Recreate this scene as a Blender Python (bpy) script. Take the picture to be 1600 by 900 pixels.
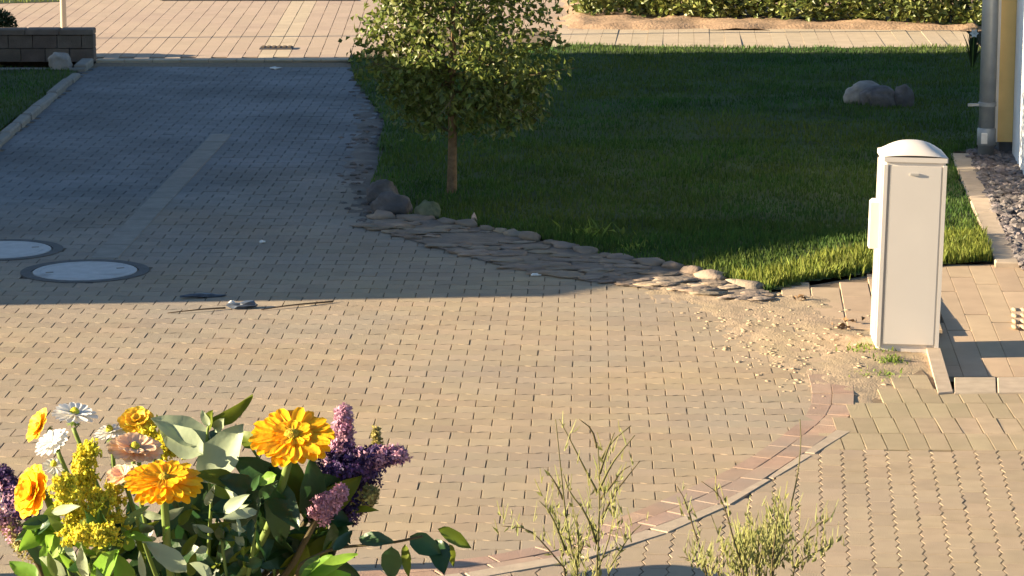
import bpy, bmesh, math, random
import numpy as np
from mathutils import Vector, Matrix, noise

for o in list(bpy.data.objects): bpy.data.objects.remove(o)
scene = bpy.context.scene
R = math.radians
# ------------------------------------------------------------------ camera
F, CX, CY, HC = 4500.0, 800.0, 450.0, 3.4
TH = math.atan(850/4500)
cd = bpy.data.cameras.new('camera'); cam = bpy.data.objects.new('camera', cd)
scene.collection.objects.link(cam); scene.camera = cam
cam.location = (0, 0, HC); cam.rotation_euler = (R(90)-TH, 0, 0)
cd.sensor_width = 36; cd.lens = 36*F/1600; cd.clip_start = .05; cd.clip_end = 2000
# ------------------------------------------------------------------ light
SUN_EL, SUN_B = R(15), R(5)          # elevation; small swing away from the viewer
sdir = Vector((math.cos(SUN_B)*math.cos(SUN_EL), math.sin(SUN_B)*math.cos(SUN_EL), -math.sin(SUN_EL)))
w = bpy.data.worlds.new('World'); scene.world = w; w.use_nodes = True
nt = w.node_tree; bg = nt.nodes['Background']
sky = nt.nodes.new('ShaderNodeTexSky'); sky.sky_type = 'NISHITA'; sky.sun_disc = False
sky.sun_elevation = SUN_EL; sky.sun_rotation = math.atan2(-sdir.x, -sdir.y)
sky.dust_density = .35; sky.air_density = 1.0; sky.ozone_density = 2.6
nt.links.new(sky.outputs[0], bg.inputs[0]); bg.inputs[1].default_value = .05
sl = bpy.data.lights.new('sun', 'SUN'); sun = bpy.data.objects.new('sun', sl); scene.collection.objects.link(sun)
sl.energy = 5.0; sl.angle = R(.3); sl.color = (1, .815, .56)
sun.rotation_euler = sdir.to_track_quat('-Z', 'Y').to_euler(); sun.location = (-30, 5, 20)
vs = scene.view_settings
vs.view_transform = 'Standard'; vs.look = 'None'; vs.gamma = 1; vs.use_curve_mapping = False; vs.exposure = 2.02
scene.render.engine = 'CYCLES'

# ------------------------------------------------------------------ helpers
def ray(u, v):
    x, y, z = (u-CX), F, (CY-v)
    return Vector((x, y*math.cos(TH)+z*math.sin(TH), -y*math.sin(TH)+z*math.cos(TH)))
def G(u, v, z=0.0):                       # where the ground lies for a place read off the photograph
    d = ray(u, v); t = (z-HC)/d.z
    return Vector((d.x*t, d.y*t, z))
def P(u, v, y):                           # point at distance y ahead of the viewer
    d = ray(u, v); t = y/d.y
    return Vector((d.x*t, y, HC+d.z*t))
def proj(p):
    x, y, z = p[0], p[1], p[2]-HC
    f = y*math.cos(TH)-z*math.sin(TH); up = y*math.sin(TH)+z*math.cos(TH)
    return CX+F*x/f, CY-F*up/f
C = scene.collection
WL = {}
def wl(o): return WL.get(o.name, Vector((0, 0, 0)))
def link(o, parent=None):
    C.objects.link(o)
    if parent is not None:
        o.parent = parent; o.location = -wl(parent) + o.location
    return o
def mesh(name, verts, faces, m, smooth=False):
    me = bpy.data.meshes.new(name); me.from_pydata([tuple(v) for v in verts], [], faces); me.update()
    me.materials.append(m)
    if smooth: me.polygons.foreach_set('use_smooth', [True]*len(me.polygons))
    return me
def obj(name, verts, faces, m, parent=None, smooth=False):
    me = mesh(name, verts, faces, m, smooth)
    o = bpy.data.objects.new(name, me); link(o, parent); WL[o.name] = Vector((0, 0, 0))
    return o
def inst(name, me, parent, loc, rot=(0, 0, 0), sc=(1, 1, 1)):
    o = bpy.data.objects.new(name, me); C.objects.link(o)
    if parent is not None: o.parent = parent; loc = Vector(loc)-wl(parent)
    o.location = loc; o.rotation_euler = rot; o.scale = sc
    return o
def thing(name, label, cat, loc, group=None):
    o = bpy.data.objects.new(name, None); o.empty_display_size = .1; C.objects.link(o); o.location = loc
    WL[o.name] = Vector(loc); return tag(o, label, cat, group)
def tag(o, label, cat, group=None):
    o['label'] = label; o['category'] = cat
    if group: o['group'] = group
    return o
def struct(o, label=None):
    o['kind'] = 'structure'
    if label: o['label'] = label
    return o
class MB:
    def __init__(s): s.v = []; s.f = []
    def add(s, v, f):
        n = len(s.v); s.v += [tuple(p) for p in v]; s.f += [tuple(i+n for i in q) for q in f]; return s
    def build(s, name, m, parent=None, smooth=False): return obj(name, s.v, s.f, m, parent, smooth)
def box(cx, cy, cz, sx, sy, sz, rz=0.0, bev=0.0):
    c, s = math.cos(rz), math.sin(rz); v = []
    if bev <= 0:
        for z in (-1, 1):
            for x, y in ((-1, -1), (1, -1), (1, 1), (-1, 1)):
                X, Y = x*sx/2, y*sy/2; v.append((cx+X*c-Y*s, cy+X*s+Y*c, cz+z*sz/2))
        return v, [(3, 2, 1, 0), (4, 5, 6, 7), (0, 1, 5, 4), (1, 2, 6, 5), (2, 3, 7, 6), (3, 0, 4, 7)]
    for z, k in ((-sz/2, 0), (sz/2-bev, 0), (sz/2, bev)):
        for x, y in ((-1, -1), (1, -1), (1, 1), (-1, 1)):
            X, Y = x*(sx/2-k), y*(sy/2-k); v.append((cx+X*c-Y*s, cy+X*s+Y*c, cz+z))
    f = [(3, 2, 1, 0), (8, 9, 10, 11)]
    for l in (0, 4):
        for i in range(4): f.append((l+i, l+(i+1) % 4, l+4+(i+1) % 4, l+4+i))
    return v, f
def prism(pts, z0, z1, bev=0.0):             # outline (counter clockwise) -> block with a bevelled top edge
    n = len(pts); c = sum((Vector(p[:2]).to_3d() for p in pts), Vector())/n
    v = [(p[0], p[1], z0) for p in pts]
    if bev > 0:
        v += [(p[0], p[1], z1-bev) for p in pts]
        for p in pts:
            d = Vector((p[0]-c.x, p[1]-c.y)); L = max(d.length, 1e-6); d *= max(0, (L-bev*1.3))/L
            v.append((c.x+d.x, c.y+d.y, z1))
        lv = 3
    else:
        v += [(p[0], p[1], z1) for p in pts]; lv = 2
    f = []
    for l in range(lv-1):
        for i in range(n): f.append((l*n+i, l*n+(i+1) % n, (l+1)*n+(i+1) % n, (l+1)*n+i))
    f.append(tuple(range((lv-1)*n, lv*n))); return v, f
def tube(pts, rad, n=8, cap=True):
    pts = [Vector(p) for p in pts]; v = []; f = []
    rs = rad if isinstance(rad, (list, tuple)) else [rad]*len(pts)
    a = None
    for i, p in enumerate(pts):
        t = (pts[min(i+1, len(pts)-1)]-pts[max(i-1, 0)]).normalized()
        if a is None: a = t.orthogonal().normalized()
        else:
            a = (a-t*a.dot(t)); a = a.normalized() if a.length > 1e-6 else t.orthogonal().normalized()
        b = t.cross(a)
        for k in range(n):
            q = 2*math.pi*k/n; v.append(p+(a*math.cos(q)+b*math.sin(q))*rs[i])
    for i in range(len(pts)-1):
        for k in range(n): f.append((i*n+k, i*n+(k+1) % n, (i+1)*n+(k+1) % n, (i+1)*n+k))
    if cap: f.append(tuple(range(n-1, -1, -1))); f.append(tuple(range((len(pts)-1)*n, len(pts)*n)))
    return v, f
def lathe(prof, c, n=32):
    v = []; f = []
    for r, z in prof:
        for k in range(n): q = 2*math.pi*k/n; v.append((c[0]+r*math.cos(q), c[1]+r*math.sin(q), c[2]+z))
    for i in range(len(prof)-1):
        for k in range(n): f.append((i*n+k, i*n+(k+1) % n, (i+1)*n+(k+1) % n, (i+1)*n+k))
    f.append(tuple(range(n-1, -1, -1))); f.append(tuple(range((len(prof)-1)*n, len(prof)*n)))
    return v, f
_ico = {}
def ico(sub):
    if sub not in _ico:
        bm = bmesh.new(); bmesh.ops.create_icosphere(bm, subdivisions=sub, radius=1)
        bm.verts.ensure_lookup_table()
        _ico[sub] = ([v.co.copy() for v in bm.verts], [tuple(v.index for v in q.verts) for q in bm.faces]); bm.free()
    return _ico[sub]
def rock(c, r, seed, sub=2, rough=.25, rz=0.0, boxy=0.0):
    V, Fc = ico(sub); off = Vector((seed*7.13, seed*3.7, seed*1.9)); out = []
    cs, sn = math.cos(rz), math.sin(rz)
    for p in V:
        q = p.copy()
        if boxy: q = Vector([math.copysign(abs(k)**(1-boxy), k) for k in q])
        k = 1+rough*noise.noise(p*1.3+off)+rough*.45*noise.noise(p*3.1+off)+rough*.2*noise.noise(p*7+off)
        q = Vector((q.x*r[0]*k, q.y*r[1]*k, q.z*r[2]*k))
        out.append((c[0]+q.x*cs-q.y*sn, c[1]+q.x*sn+q.y*cs, c[2]+q.z))
    return out, Fc
def inside(p, poly):
    x, y = p[0], p[1]; r = False; j = len(poly)-1
    for i in range(len(poly)):
        a, b = poly[i], poly[j]
        if (a[1] > y) != (b[1] > y) and x < (b[0]-a[0])*(y-a[1])/(b[1]-a[1])+a[0]: r = not r
        j = i
    return r
def chaikin(pts, n=2):
    for _ in range(n):
        q = [pts[0]]
        for a, b in zip(pts, pts[1:]): q += [a*.75+b*.25, a*.25+b*.75]
        pts = q+[pts[-1]]
    return pts
def resample(pts, n):
    L = [0]
    for a, b in zip(pts, pts[1:]): L.append(L[-1]+(b-a).length)
    out = []
    for k in range(n):
        t = L[-1]*k/(n-1); i = 0
        while i < len(L)-2 and L[i+1] < t: i += 1
        s = (t-L[i])/max(L[i+1]-L[i], 1e-9); out.append(pts[i].lerp(pts[i+1], s))
    return out
def sheet(poly, z):
    return [(p[0], p[1], z) for p in poly], [tuple(range(len(poly)))]

# ------------------------------------------------------------------ materials
def mat(name, col, rough=.85, var=.2, ns=6.0, bump=.0, bs=80.0, rand=0.0, col2=None, mix=.5, s2=1.2, spec=.3, transl=0.0, metal=0.0, coat=0.0, spots=None, ygrad=None):
    m = bpy.data.materials.new(name); m.use_nodes = True; t = m.node_tree; N = t.nodes; Lk = t.links
    b = N['Principled BSDF']; b.inputs['Roughness'].default_value = rough
    b.inputs['Specular IOR Level'].default_value = spec; b.inputs['Metallic'].default_value = metal
    if coat: b.inputs['Coat Weight'].default_value = coat
    geo = N.new('ShaderNodeNewGeometry'); pos = geo.outputs['Position']
    def nz(sc, det=5.0):
        n = N.new('ShaderNodeTexNoise'); n.inputs['Scale'].default_value = sc; n.inputs['Detail'].default_value = det
        Lk.new(pos, n.inputs['Vector']); return n.outputs['Fac']
    def mixc(fac, a, c):
        x = N.new('ShaderNodeMix'); x.data_type = 'RGBA'
        for s, val in ((x.inputs[0], fac), (x.inputs[6], a), (x.inputs[7], c)):
            if hasattr(val, 'is_linked'): Lk.new(val, s)
            else: s.default_value = val if isinstance(val, float) else (*val, 1)
        return x.outputs[2]
    def ramp(fac, lo, hi):
        r = N.new('ShaderNodeMapRange'); r.inputs[1].default_value = lo; r.inputs[2].default_value = hi
        Lk.new(fac, r.inputs[0]); return r.outputs[0]
    c = mixc(ramp(nz(ns), .3, .7), [k*(1-var) for k in col], [min(1, k*(1+var)) for k in col])
    if col2: c = mixc(ramp(nz(s2, 4), .5-.25*mix, .5+.3*(1-mix)+.05), c, col2) if mix < 1 else c
    if spots:                                   # stains with their own shape: (colour, scale, lo, hi)
        c = mixc(ramp(nz(spots[1], 6), spots[2], spots[3]), c, spots[0])
    if ygrad:                                   # colour turns greyer further along and to the left (colour, from, to)
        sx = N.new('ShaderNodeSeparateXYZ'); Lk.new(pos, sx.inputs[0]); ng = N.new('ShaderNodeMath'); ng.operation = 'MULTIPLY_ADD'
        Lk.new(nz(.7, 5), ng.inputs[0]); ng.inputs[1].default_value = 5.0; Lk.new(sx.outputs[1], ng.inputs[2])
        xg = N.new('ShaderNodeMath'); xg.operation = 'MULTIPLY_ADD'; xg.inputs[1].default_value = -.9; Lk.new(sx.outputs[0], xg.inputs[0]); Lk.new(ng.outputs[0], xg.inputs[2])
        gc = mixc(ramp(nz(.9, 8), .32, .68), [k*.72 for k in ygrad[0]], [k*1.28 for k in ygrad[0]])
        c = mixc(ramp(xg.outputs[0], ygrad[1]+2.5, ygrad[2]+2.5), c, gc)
    if rand:
        oi = N.new('ShaderNodeObjectInfo'); ad = N.new('ShaderNodeMath'); ad.operation = 'ADD'
        Lk.new(oi.outputs['Random'], ad.inputs[0]); Lk.new(geo.outputs['Random Per Island'], ad.inputs[1])
        fr = N.new('ShaderNodeMath'); fr.operation = 'FRACT'; Lk.new(ad.outputs[0], fr.inputs[0])
        mr = N.new('ShaderNodeMapRange'); mr.inputs[3].default_value = 1-rand; mr.inputs[4].default_value = 1+rand
        Lk.new(fr.outputs[0], mr.inputs[0])
        hs = N.new('ShaderNodeHueSaturation'); Lk.new(c, hs.inputs['Color']); Lk.new(mr.outputs[0], hs.inputs['Value'])
        h2 = N.new('ShaderNodeMapRange'); h2.inputs[3].default_value = .5-rand*.06; h2.inputs[4].default_value = .5+rand*.06
        f2 = N.new('ShaderNodeMath'); f2.operation = 'MULTIPLY'; f2.inputs[1].default_value = 7.31; Lk.new(fr.outputs[0], f2.inputs[0])
        f3 = N.new('ShaderNodeMath'); f3.operation = 'FRACT'; Lk.new(f2.outputs[0], f3.inputs[0])
        Lk.new(f3.outputs[0], h2.inputs[0]); Lk.new(h2.outputs[0], hs.inputs['Hue']); c = hs.outputs[0]
    Lk.new(c, b.inputs['Base Color'])
    if bump:
        bp = N.new('ShaderNodeBump'); bp.inputs['Strength'].default_value = min(1, bump); bp.inputs['Distance'].default_value = .01*max(1, bump)
        Lk.new(nz(bs, 6), bp.inputs['Height']); Lk.new(bp.outputs[0], b.inputs['Normal'])
    if transl:
        tr = N.new('ShaderNodeBsdfTranslucent'); Lk.new(c, tr.inputs['Color'])
        ms = N.new('ShaderNodeMixShader'); ms.inputs[0].default_value = transl
        Lk.new(b.outputs[0], ms.inputs[1]); Lk.new(tr.outputs[0], ms.inputs[2]); Lk.new(ms.outputs[0], N['Material Output'].inputs[0])
    return m
M = {}
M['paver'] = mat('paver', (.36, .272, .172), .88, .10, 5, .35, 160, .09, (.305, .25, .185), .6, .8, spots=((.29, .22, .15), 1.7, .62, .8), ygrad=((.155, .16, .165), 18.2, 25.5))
M['paver_bed'] = mat('joint_sand', (.19, .14, .09), .95, .3, 30, .4, 200)
M['zigzag'] = mat('zigzag_paver', (.36, .275, .18), .9, .10, 9, .45, 180, .08, (.33, .26, .19), .5, .8)
M['rectpaver'] = mat('rect_paver', (.36, .275, .18), .9, .12, 9, .4, 160, .10, (.30, .25, .15), .5, .9)
M['slab'] = mat('path_slab', (.42, .31, .205), .85, .08, 6, .25, 150, .07)
M['kerb'] = mat('kerb_concrete', (.40, .32, .235), .85, .12, 12, .3, 140, .06)
M['redbrick'] = mat('red_clinker', (.37, .24, .17), .85, .15, 10, .35, 150, .12, (.30, .24, .19), .5, 1.5)
M['street'] = mat('street_paver', (.40, .30, .23), .9, .08, 4, .2, 150, .05, (.43, .33, .24), .5, .4)
M['streetpale'] = mat('street_slab', (.46, .37, .26), .9, .08, 4, .2, 150, .05)
M['gutter'] = mat('gutter_slab', (.215, .20, .175), .8, .15, 8, .3, 120, .08)
M['soil'] = mat('soil', (.12, .085, .05), .95, .35, 9, 1, 40)
M['bedsoil'] = mat('bed_soil', (.36, .24, .15), .95, .25, 7, 1, 30)
M['sand'] = mat('sand', (.385, .285, .19), .95, .2, 14, .8, 90, 0, (.34, .265, .165), .5, 2.2)
M['roughdirt'] = mat('rough_dirt', (.13, .115, .10), .95, .4, 5, 1, 40)
M['turf'] = mat('turf', (.035, .06, .016), .95, .4, 2.5, .6, 60, 0, (.06, .075, .02), .5, .6)
M['grass'] = mat('grass_blades', (.042, .105, .02), .7, .35, 1.2, 0, 1, .3, (.10, .13, .022), .5, .45, .2, .25)
M['grassdry'] = mat('grass_dry', (.17, .20, .03), .7, .3, 3, 0, 1, .3, transl=.3)
M['weed'] = mat('weed_leaves', (.16, .22, .035), .6, .3, 20, 0, 1, .3, transl=.3)
M['stone'] = mat('field_stone', (.28, .25, .21), .9, .3, 8, .9, 35, .2, (.18, .17, .16), .5, 3)
M['edging'] = mat('edging_stone', (.27, .205, .145), .92, .25, 8, .9, 35, .18, (.19, .16, .135), .5, 3)
M['boulder'] = mat('boulder_granite', (.15, .13, .12), .85, .4, 14, .9, 40, 0, (.075, .07, .072), .5, 4)
M['boulderm'] = mat('boulder_mossy', (.15, .15, .10), .9, .35, 14, .9, 40, 0, (.10, .12, .06), .5, 5)
M['pink'] = mat('pink_stone', (.5, .34, .27), .8, .2, 20, .4, 60)
M['gravel'] = mat('gravel', (.15, .13, .125), .8, .25, 25, .4, 120, .45)
M['lid'] = mat('manhole_lid', (.40, .40, .40), .55, .12, 12, .4, 90, spots=((.2, .2, .2), 4, .6, .75))
M['ring'] = mat('manhole_ring', (.07, .07, .072), .7, .25, 20, .4, 90)
M['pillar'] = mat('cabinet_grp', (.66, .60, .53), .5, .03, 3, .06, 200, spec=.35)
M['pillarseam'] = mat('cabinet_seam', (.45, .42, .38), .6, .05, 3)
M['zinc'] = mat('zinc_pipe', (.30, .32, .33), .45, .12, 9, .08, 60, metal=.35)
M['whitewall'] = mat('white_plaster', (.80, .79, .78), .9, .03, 6, .25, 220)
M['yellow'] = mat('yellow_plaster', (.85, .60, .25), .9, .05, 6, .25, 220)
M['plinth'] = mat('dark_plinth', (.09, .09, .10), .9, .2, 10, .3, 100)
M['roof'] = mat('roof_tiles', (.25, .09, .05), .8, .2, 6, .4, 20)
M['glass'] = mat('window_glass', (.04, .05, .06), .08, .05, 2, spec=.6)
M['wallstone'] = mat('garden_wall_block', (.13, .10, .08), .92, .25, 6, .7, 60, .15)
M['cap'] = mat('wall_cap', (.16, .125, .10), .9, .2, 8, .5, 60, .1)
M['pole'] = mat('pole_paint', (.62, .56, .47), .5, .04, 6)
M['bark'] = mat('bark', (.17, .105, .055), .9, .3, 25, .9, 60)
M['twig'] = mat('twig_bark', (.09, .07, .03), .8, .3, 25, .3, 60)
M['leaf'] = mat('tree_leaf', (.135, .165, .034), .42, .25, 3, 0, 1, .4, spec=.4, transl=.35)
M['hedge'] = mat('hedge_leaf', (.16, .185, .045), .45, .25, 3, 0, 1, .45, spec=.5, transl=.25)
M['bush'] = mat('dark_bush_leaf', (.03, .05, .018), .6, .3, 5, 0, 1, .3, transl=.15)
M['broom'] = mat('broom_leaf', (.25, .255, .08), .6, .25, 9, 0, 1, .3, transl=.35)
M['broomtwig'] = mat('broom_twig', (.11, .10, .035), .7, .3, 12, 0, 1, .1)
M['asphalt'] = mat('asphalt', (.05, .05, .052), .9, .2, 20, .4, 120)
M['wood'] = mat('table_wood', (.30, .19, .10), .6, .25, 6, .2, 60)
M['dark'] = mat('dark_metal', (.03, .03, .032), .5, .1, 6)
M['paper'] = mat('paper_scrap', (.7, .68, .64), .8, .1, 20)
M['foil'] = mat('crumpled_film', (.05, .06, .08), .4, .4, 30, 0, 1, .3, spec=.6)
M['vase'] = mat('vase_glaze', (.5, .52, .55), .25, .08, 6, spec=.5)
# flowers
M['orange'] = mat('orange_petal', (.92, .53, .015), .55, .06, 60, .15, 200, .10, transl=.35)
M['yellowp'] = mat('yellow_petal', (.90, .62, .06), .55, .08, 60, .15, 200, .10, transl=.35)
M['peach'] = mat('peach_petal', (.92, .66, .43), .6, .06, 60, .15, 200, .10, transl=.35)
M['whitep'] = mat('white_petal', (.78, .76, .72), .6, .05, 60, .1, 200, .05, transl=.3)
M['eye'] = mat('flower_eye', (.50, .34, .03), .9, .25, 200, .5, 300, .25)
M['gold'] = mat('goldenrod_floret', (.72, .64, .06), .7, .2, 90, 0, 1, .3, transl=.3)
M['lilacp'] = mat('lilac_floret_pink', (.50, .27, .36), .6, .2, 90, 0, 1, .45, transl=.25)
M['lilacd'] = mat('lilac_floret_purple', (.06, .03, .11), .6, .3, 90, 0, 1, .5, transl=.2)
M['lilacb'] = mat('lilac_bud', (.35, .30, .10), .6, .2, 90, 0, 1, .35, transl=.2)
M['stem'] = mat('green_stem', (.17, .24, .055), .55, .2, 30, 0, 1, 0, transl=.15)
M['euca'] = mat('eucalyptus_leaf', (.34, .40, .25), .55, .12, 25, .1, 80, .12, transl=.3)
M['olive'] = mat('olive_leaf', (.13, .17, .015), .5, .2, 25, .1, 80, .15, transl=.4)
M['brightleaf'] = mat('bright_leaf', (.20, .36, .04), .5, .2, 25, .15, 80, .15, transl=.45)
M['darkleaf'] = mat('dark_leaf', (.028, .075, .022), .4, .3, 25, .15, 80, .25, spec=.45, transl=.2)

# ================================================================== SETTING
big = [(-300, -60), (300, -60), (300, 400), (-300, 400)]
struct(obj('ground', *sheet(big, -.2), M['soil']))

def in_frame(p, mg=15):
    u, v = proj(p); return -mg < u < 1600+mg and -mg < v < 900+mg
def hidden(p):                     # behind the bouquet
    u, v = proj(p); return (u < 520 and v > 720)

def block_mesh(name, outline, m, bev=.0012, depth=.016):
    v, f = prism(outline, -depth, 0, bev); return mesh(name, v, f, m)
def lay(name, me, cells, parent, keep=300, tilt=.0025, seed=1):
    """cells: (x, y, z, rz, scale) - the largest in view as single objects, the rest joined"""
    rnd = random.Random(seed); cells = list(cells)
    order = sorted(range(len(cells)), key=lambda i: (0 if in_frame(cells[i][:3]) and not hidden(cells[i][:3]) else 1, cells[i][1]))
    solo = set(order[:keep]); mb = MB(); base = [v.co.copy() for v in me.vertices]; fc = [tuple(p.vertices) for p in me.polygons]
    for i, (x, y, z, rz, sc) in enumerate(cells):
        rx, ry = rnd.gauss(0, tilt), rnd.gauss(0, tilt); dz = rnd.gauss(0, .0006); rr = rz+rnd.gauss(0, .006)
        if i in solo: inst(name, me, parent, (x, y, z+dz), (rx, ry, rr), (sc[0], sc[1], 1))
        else:
            mt = Matrix.Translation((x, y, z+dz)) @ Matrix.Rotation(rr, 4, 'Z') @ Matrix.Rotation(ry, 4, 'Y') @ Matrix.Rotation(rx, 4, 'X')
            mb.add([mt @ Vector((p.x*sc[0], p.y*sc[1], p.z)) for p in base], fc)
    if mb.v:
        o = mb.build(name+'_field', me.materials[0], parent); o['kind'] = 'stuff'

# ---- court: interlocking double-T pavers ------------------------------------
AX = R(1.6); ca, sa = math.cos(-AX), math.sin(-AX)        # depth direction of the laying pattern
def loc2w(x, y, a): return (x*math.cos(a)+y*math.sin(a), -x*math.sin(a)+y*math.cos(a))
lineA = [(330, 915), (450, 904), (600, 890), (715, 876), (834, 860), (962, 804+14), (1050, 776), (1091, 757), (1165, 721), (1199, 697), (1246, 664), (1267, 638), (1269, 612), (1262, 585)]
lineA[5] = (962, 812)
lineB = [(330, 926), (450, 915), (600, 900), (764, 883), (860, 866), (956, 832), (1050, 796), (1138, 759), (1209, 715), (1262, 676), (1294, 648), (1302, 622), (1298, 596), (1290, 572)]
lineC = [(330, 937), (450, 927), (600, 912), (720, 897), (846, 880), (960, 848), (1040, 817), (1125, 789), (1175, 762), (1232, 723), (1295, 684), (1328, 652), (1336, 630), (1334, 606)]
lineD = [(330, 944), (600, 922), (846, 893), (960, 862), (1050, 831), (1125, 800), (1199, 753), (1300, 694), (1360, 655), (1392, 630)]
WA, WB, WC, WD = [chaikin([G(u, v) for u, v in l]) for l in (lineA, lineB, lineC, lineD)]
stone_out = [(600, 341), (690, 346), (760, 358), (850, 378), (950, 402), (1040, 416), (1130, 438), (1200, 456)]   # lawn edge
stone_in = [(560, 352), (650, 378), (740, 405), (830, 426), (930, 442), (1010, 452), (1100, 462), (1190, 476)]
court_px = [(-60, 330), (130, 230)] and None
mid = [(w_a+w_b)/2 for w_a, w_b in zip(WA, WA)]
court = [Vector((-6, 11.0, 0)), Vector((-1.3, 11.0, 0))] + list(WB) + [G(1275, 530), G(1215, 466)] + [G(u, v-14) for u, v in reversed(stone_in)] \
      + [G(570, 320), G(560, 270), G(580, 180), G(550, 97), G(150, 97), G(120, 120), G(60, 172), G(0, 226), G(-160, 380), Vector((-6, 17, 0))]
court2 = [Vector((p.x, p.y, 0)) for p in court]
bed = obj('driveway', *sheet(court2, -.0075), M['paver_bed']); struct(bed, 'block paved court and driveway')
mh = [(G(133, 424), .345), (G(2, 391), .345)]
gut0, gut1 = [G(140, 402), G(186, 406)], [G(336, 214), G(357, 206)]
gdir = ((gut1[0]+gut1[1])/2-(gut0[0]+gut0[1])/2); glen = gdir.length; gdir.normalize()
Lp, Wp, am = .20, .143, .006
j = .0028
def dT():
    h = Wp/2; e = Lp/2-j
    up = [(e, h+am-j), (.066, h+am-j), (.036, h-am-j), (-.036, h-am-j), (-.066, h+am-j), (-e, h+am-j)]
    lo = [(-x, -y) for x, y in up]
    return up+lo
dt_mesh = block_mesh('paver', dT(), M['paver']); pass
cells, cells2 = [], []
rng = random.Random(4)
for r in range(70, 215):
    y = r*Wp
    for c in range(-45, 30):
        x = c*Lp+(r % 2)*Lp/2; wx, wy = loc2w(x, y, AX)
        if not inside((wx, wy), court2): continue
        if any((Vector((wx, wy, 0))-m[0]).length < m[1]+.03 for m in mh): continue
        if not (-250 < proj((wx, wy, 0))[0] < 1700): continue
        cells.append((wx, wy, 0, -AX, (1, 1)))
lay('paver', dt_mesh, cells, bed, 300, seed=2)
# gutter strip of pale slabs
n = int(glen/.5)
for k in range(n):
    c = (gut0[0]+gut0[1])/2+gdir*(k+.5)*glen/n
    v, f = box(0, 0, 0, .185, glen/n-.012, .03, 0, .004)
    inst('gutter_slab', mesh('gutter_slab', v, f, M['gutter']) if k == 0 else gm, bed, (c.x, c.y, -.009), (rng.gauss(0, .004), rng.gauss(0, .004), -math.atan2(gdir.x, gdir.y)+rng.gauss(0, .004))) if k else None
    if k == 0: gm = mesh('gutter_slab', v, f, M['gutter']); inst('gutter_slab', gm, bed, (c.x, c.y, -.009), (0, 0, -math.atan2(gdir.x, gdir.y)))
# manholes
for k, (c, r) in enumerate(mh):
    t = thing('manhole_cover', ['round grey manhole cover in the drive, the one wholly in view', 'round grey manhole cover cut off by the left edge of the photo'][k], 'manhole cover', (c.x, c.y, 0), 'manhole covers in the drive')
    v, f = lathe([(r+.005, -.02), (r+.005, .004), (r+.075, .006), (r+.08, -.02)], c, 48); f = f[:-2]; obj('frame_ring', v, f, M['ring'], t)
    v, f = lathe([(r-.006, -.02), (r-.006, .004), (r-.012, .007), (r-.05, .007), (r-.052, .005), (r-.06, .005), (r-.062, .007), (.02, .008)], c, 48); lid = obj('lid', v, f, M['lid'], t)
    for q in (0.35, 0.35+math.pi):
        bx = box(c.x+math.cos(q)*(r-.11), c.y+math.sin(q)*(r-.11), .0085, .05, .018, .003, q); obj('lifting_slot', *bx, M['gutter'], lid)
    v, f = lathe([(r-.02, -.018), (r+.06, -.017)], c, 40); obj('pit_rim', v, f[:-2], M['ring'], t)

# ---- curved border: two rows of red clinker and a pale kerb ------------------
bb = obj('curved_border', *sheet(list(WA)+list(reversed(WC)), -.0035), M['paver_bed']); struct(bb, 'curved border of red clinker bricks')
def band(a, b, name, L, m, z=.003, gap=.003, keep=None):
    ln = sum((p-q).length for p, q in zip(a, a[1:])); n = int(ln/L)
    A = resample(a, n+1); dense = resample(b, 900)
    B = [min(dense, key=lambda q: (q-p).length_squared) for p in A]
    for k in range(n):
        q = [A[k], B[k], B[k+1], A[k+1]]; c = sum(q, Vector())/4
        if (A[k]-B[k]).length > .19 or (B[k+1]-B[k]).length < .3*L: continue
        if not in_frame(c, 60): continue
        s = 1-gap*2/max((A[k]-B[k]).length, .02); s2 = 1-gap*2/L
        d1 = ((A[k+1]-A[k])+(B[k+1]-B[k]))/2; d2 = ((B[k]-A[k])+(B[k+1]-A[k+1]))/2
        pts = [(p-c) for p in q]; pts = [p*s*.5+p*s2*.5 for p in pts]
        pts = [(p.x, p.y) for p in pts]
        ar = sum(pts[i][0]*pts[(i+1) % 4][1]-pts[(i+1) % 4][0]*pts[i][1] for i in range(4))
        if ar < 0: pts = pts[::-1]
        v, f = prism(pts, -.02, 0, .0015); o = inst(name, mesh(name, v, f, m), bb, (c.x, c.y, z+rng.gauss(0, .0012)), (rng.gauss(0, .003), rng.gauss(0, .003), 0))
band(WA, WB, 'clinker_brick', .235, M['redbrick']); band(WB, WC, 'clinker_brick', .235, M['redbrick'])
band([p for p in WC if proj(p)[0] < 1312 and proj(p)[1] > 668], WD, 'border_kerb', .5, M['kerb'], .004)

# ---- forecourt bottom right: zigzag pavers, rectangular pavers ----------------
A2 = R(5.6)
fore = [p for p in WC if proj(p)[1] > 640][4:] + [G(1398, 600), G(1440, 575), G(1468, 612), G(1490, 616), G(1680, 616), G(1700, 930), G(300, 950)]
fbed = obj('forecourt', *sheet(fore, -.0065), M['paver_bed']); struct(fbed, 'paved forecourt of zigzag blocks')
W2, L2, a2 = .108, .216, .008
def zz():
    e = W2/2-j; ys = [-L2/2+j, -L2/4, 0, L2/4, L2/2-j]; off = [-a2, a2, -a2, a2, -a2]
    # period L2/2: peaks repeat so a half shifted neighbour fits
    return [(e+o, y) for y, o in zip(ys, off)]+[(-e+o, y) for y, o in reversed(list(zip(ys, off)))]
zm = block_mesh('zigzag_paver', zz(), M['zigzag'], .0012)
y_split = lambda x: G(1400, 704).y + (x-G(1400, 704).x)*-.02
zc = []
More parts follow.
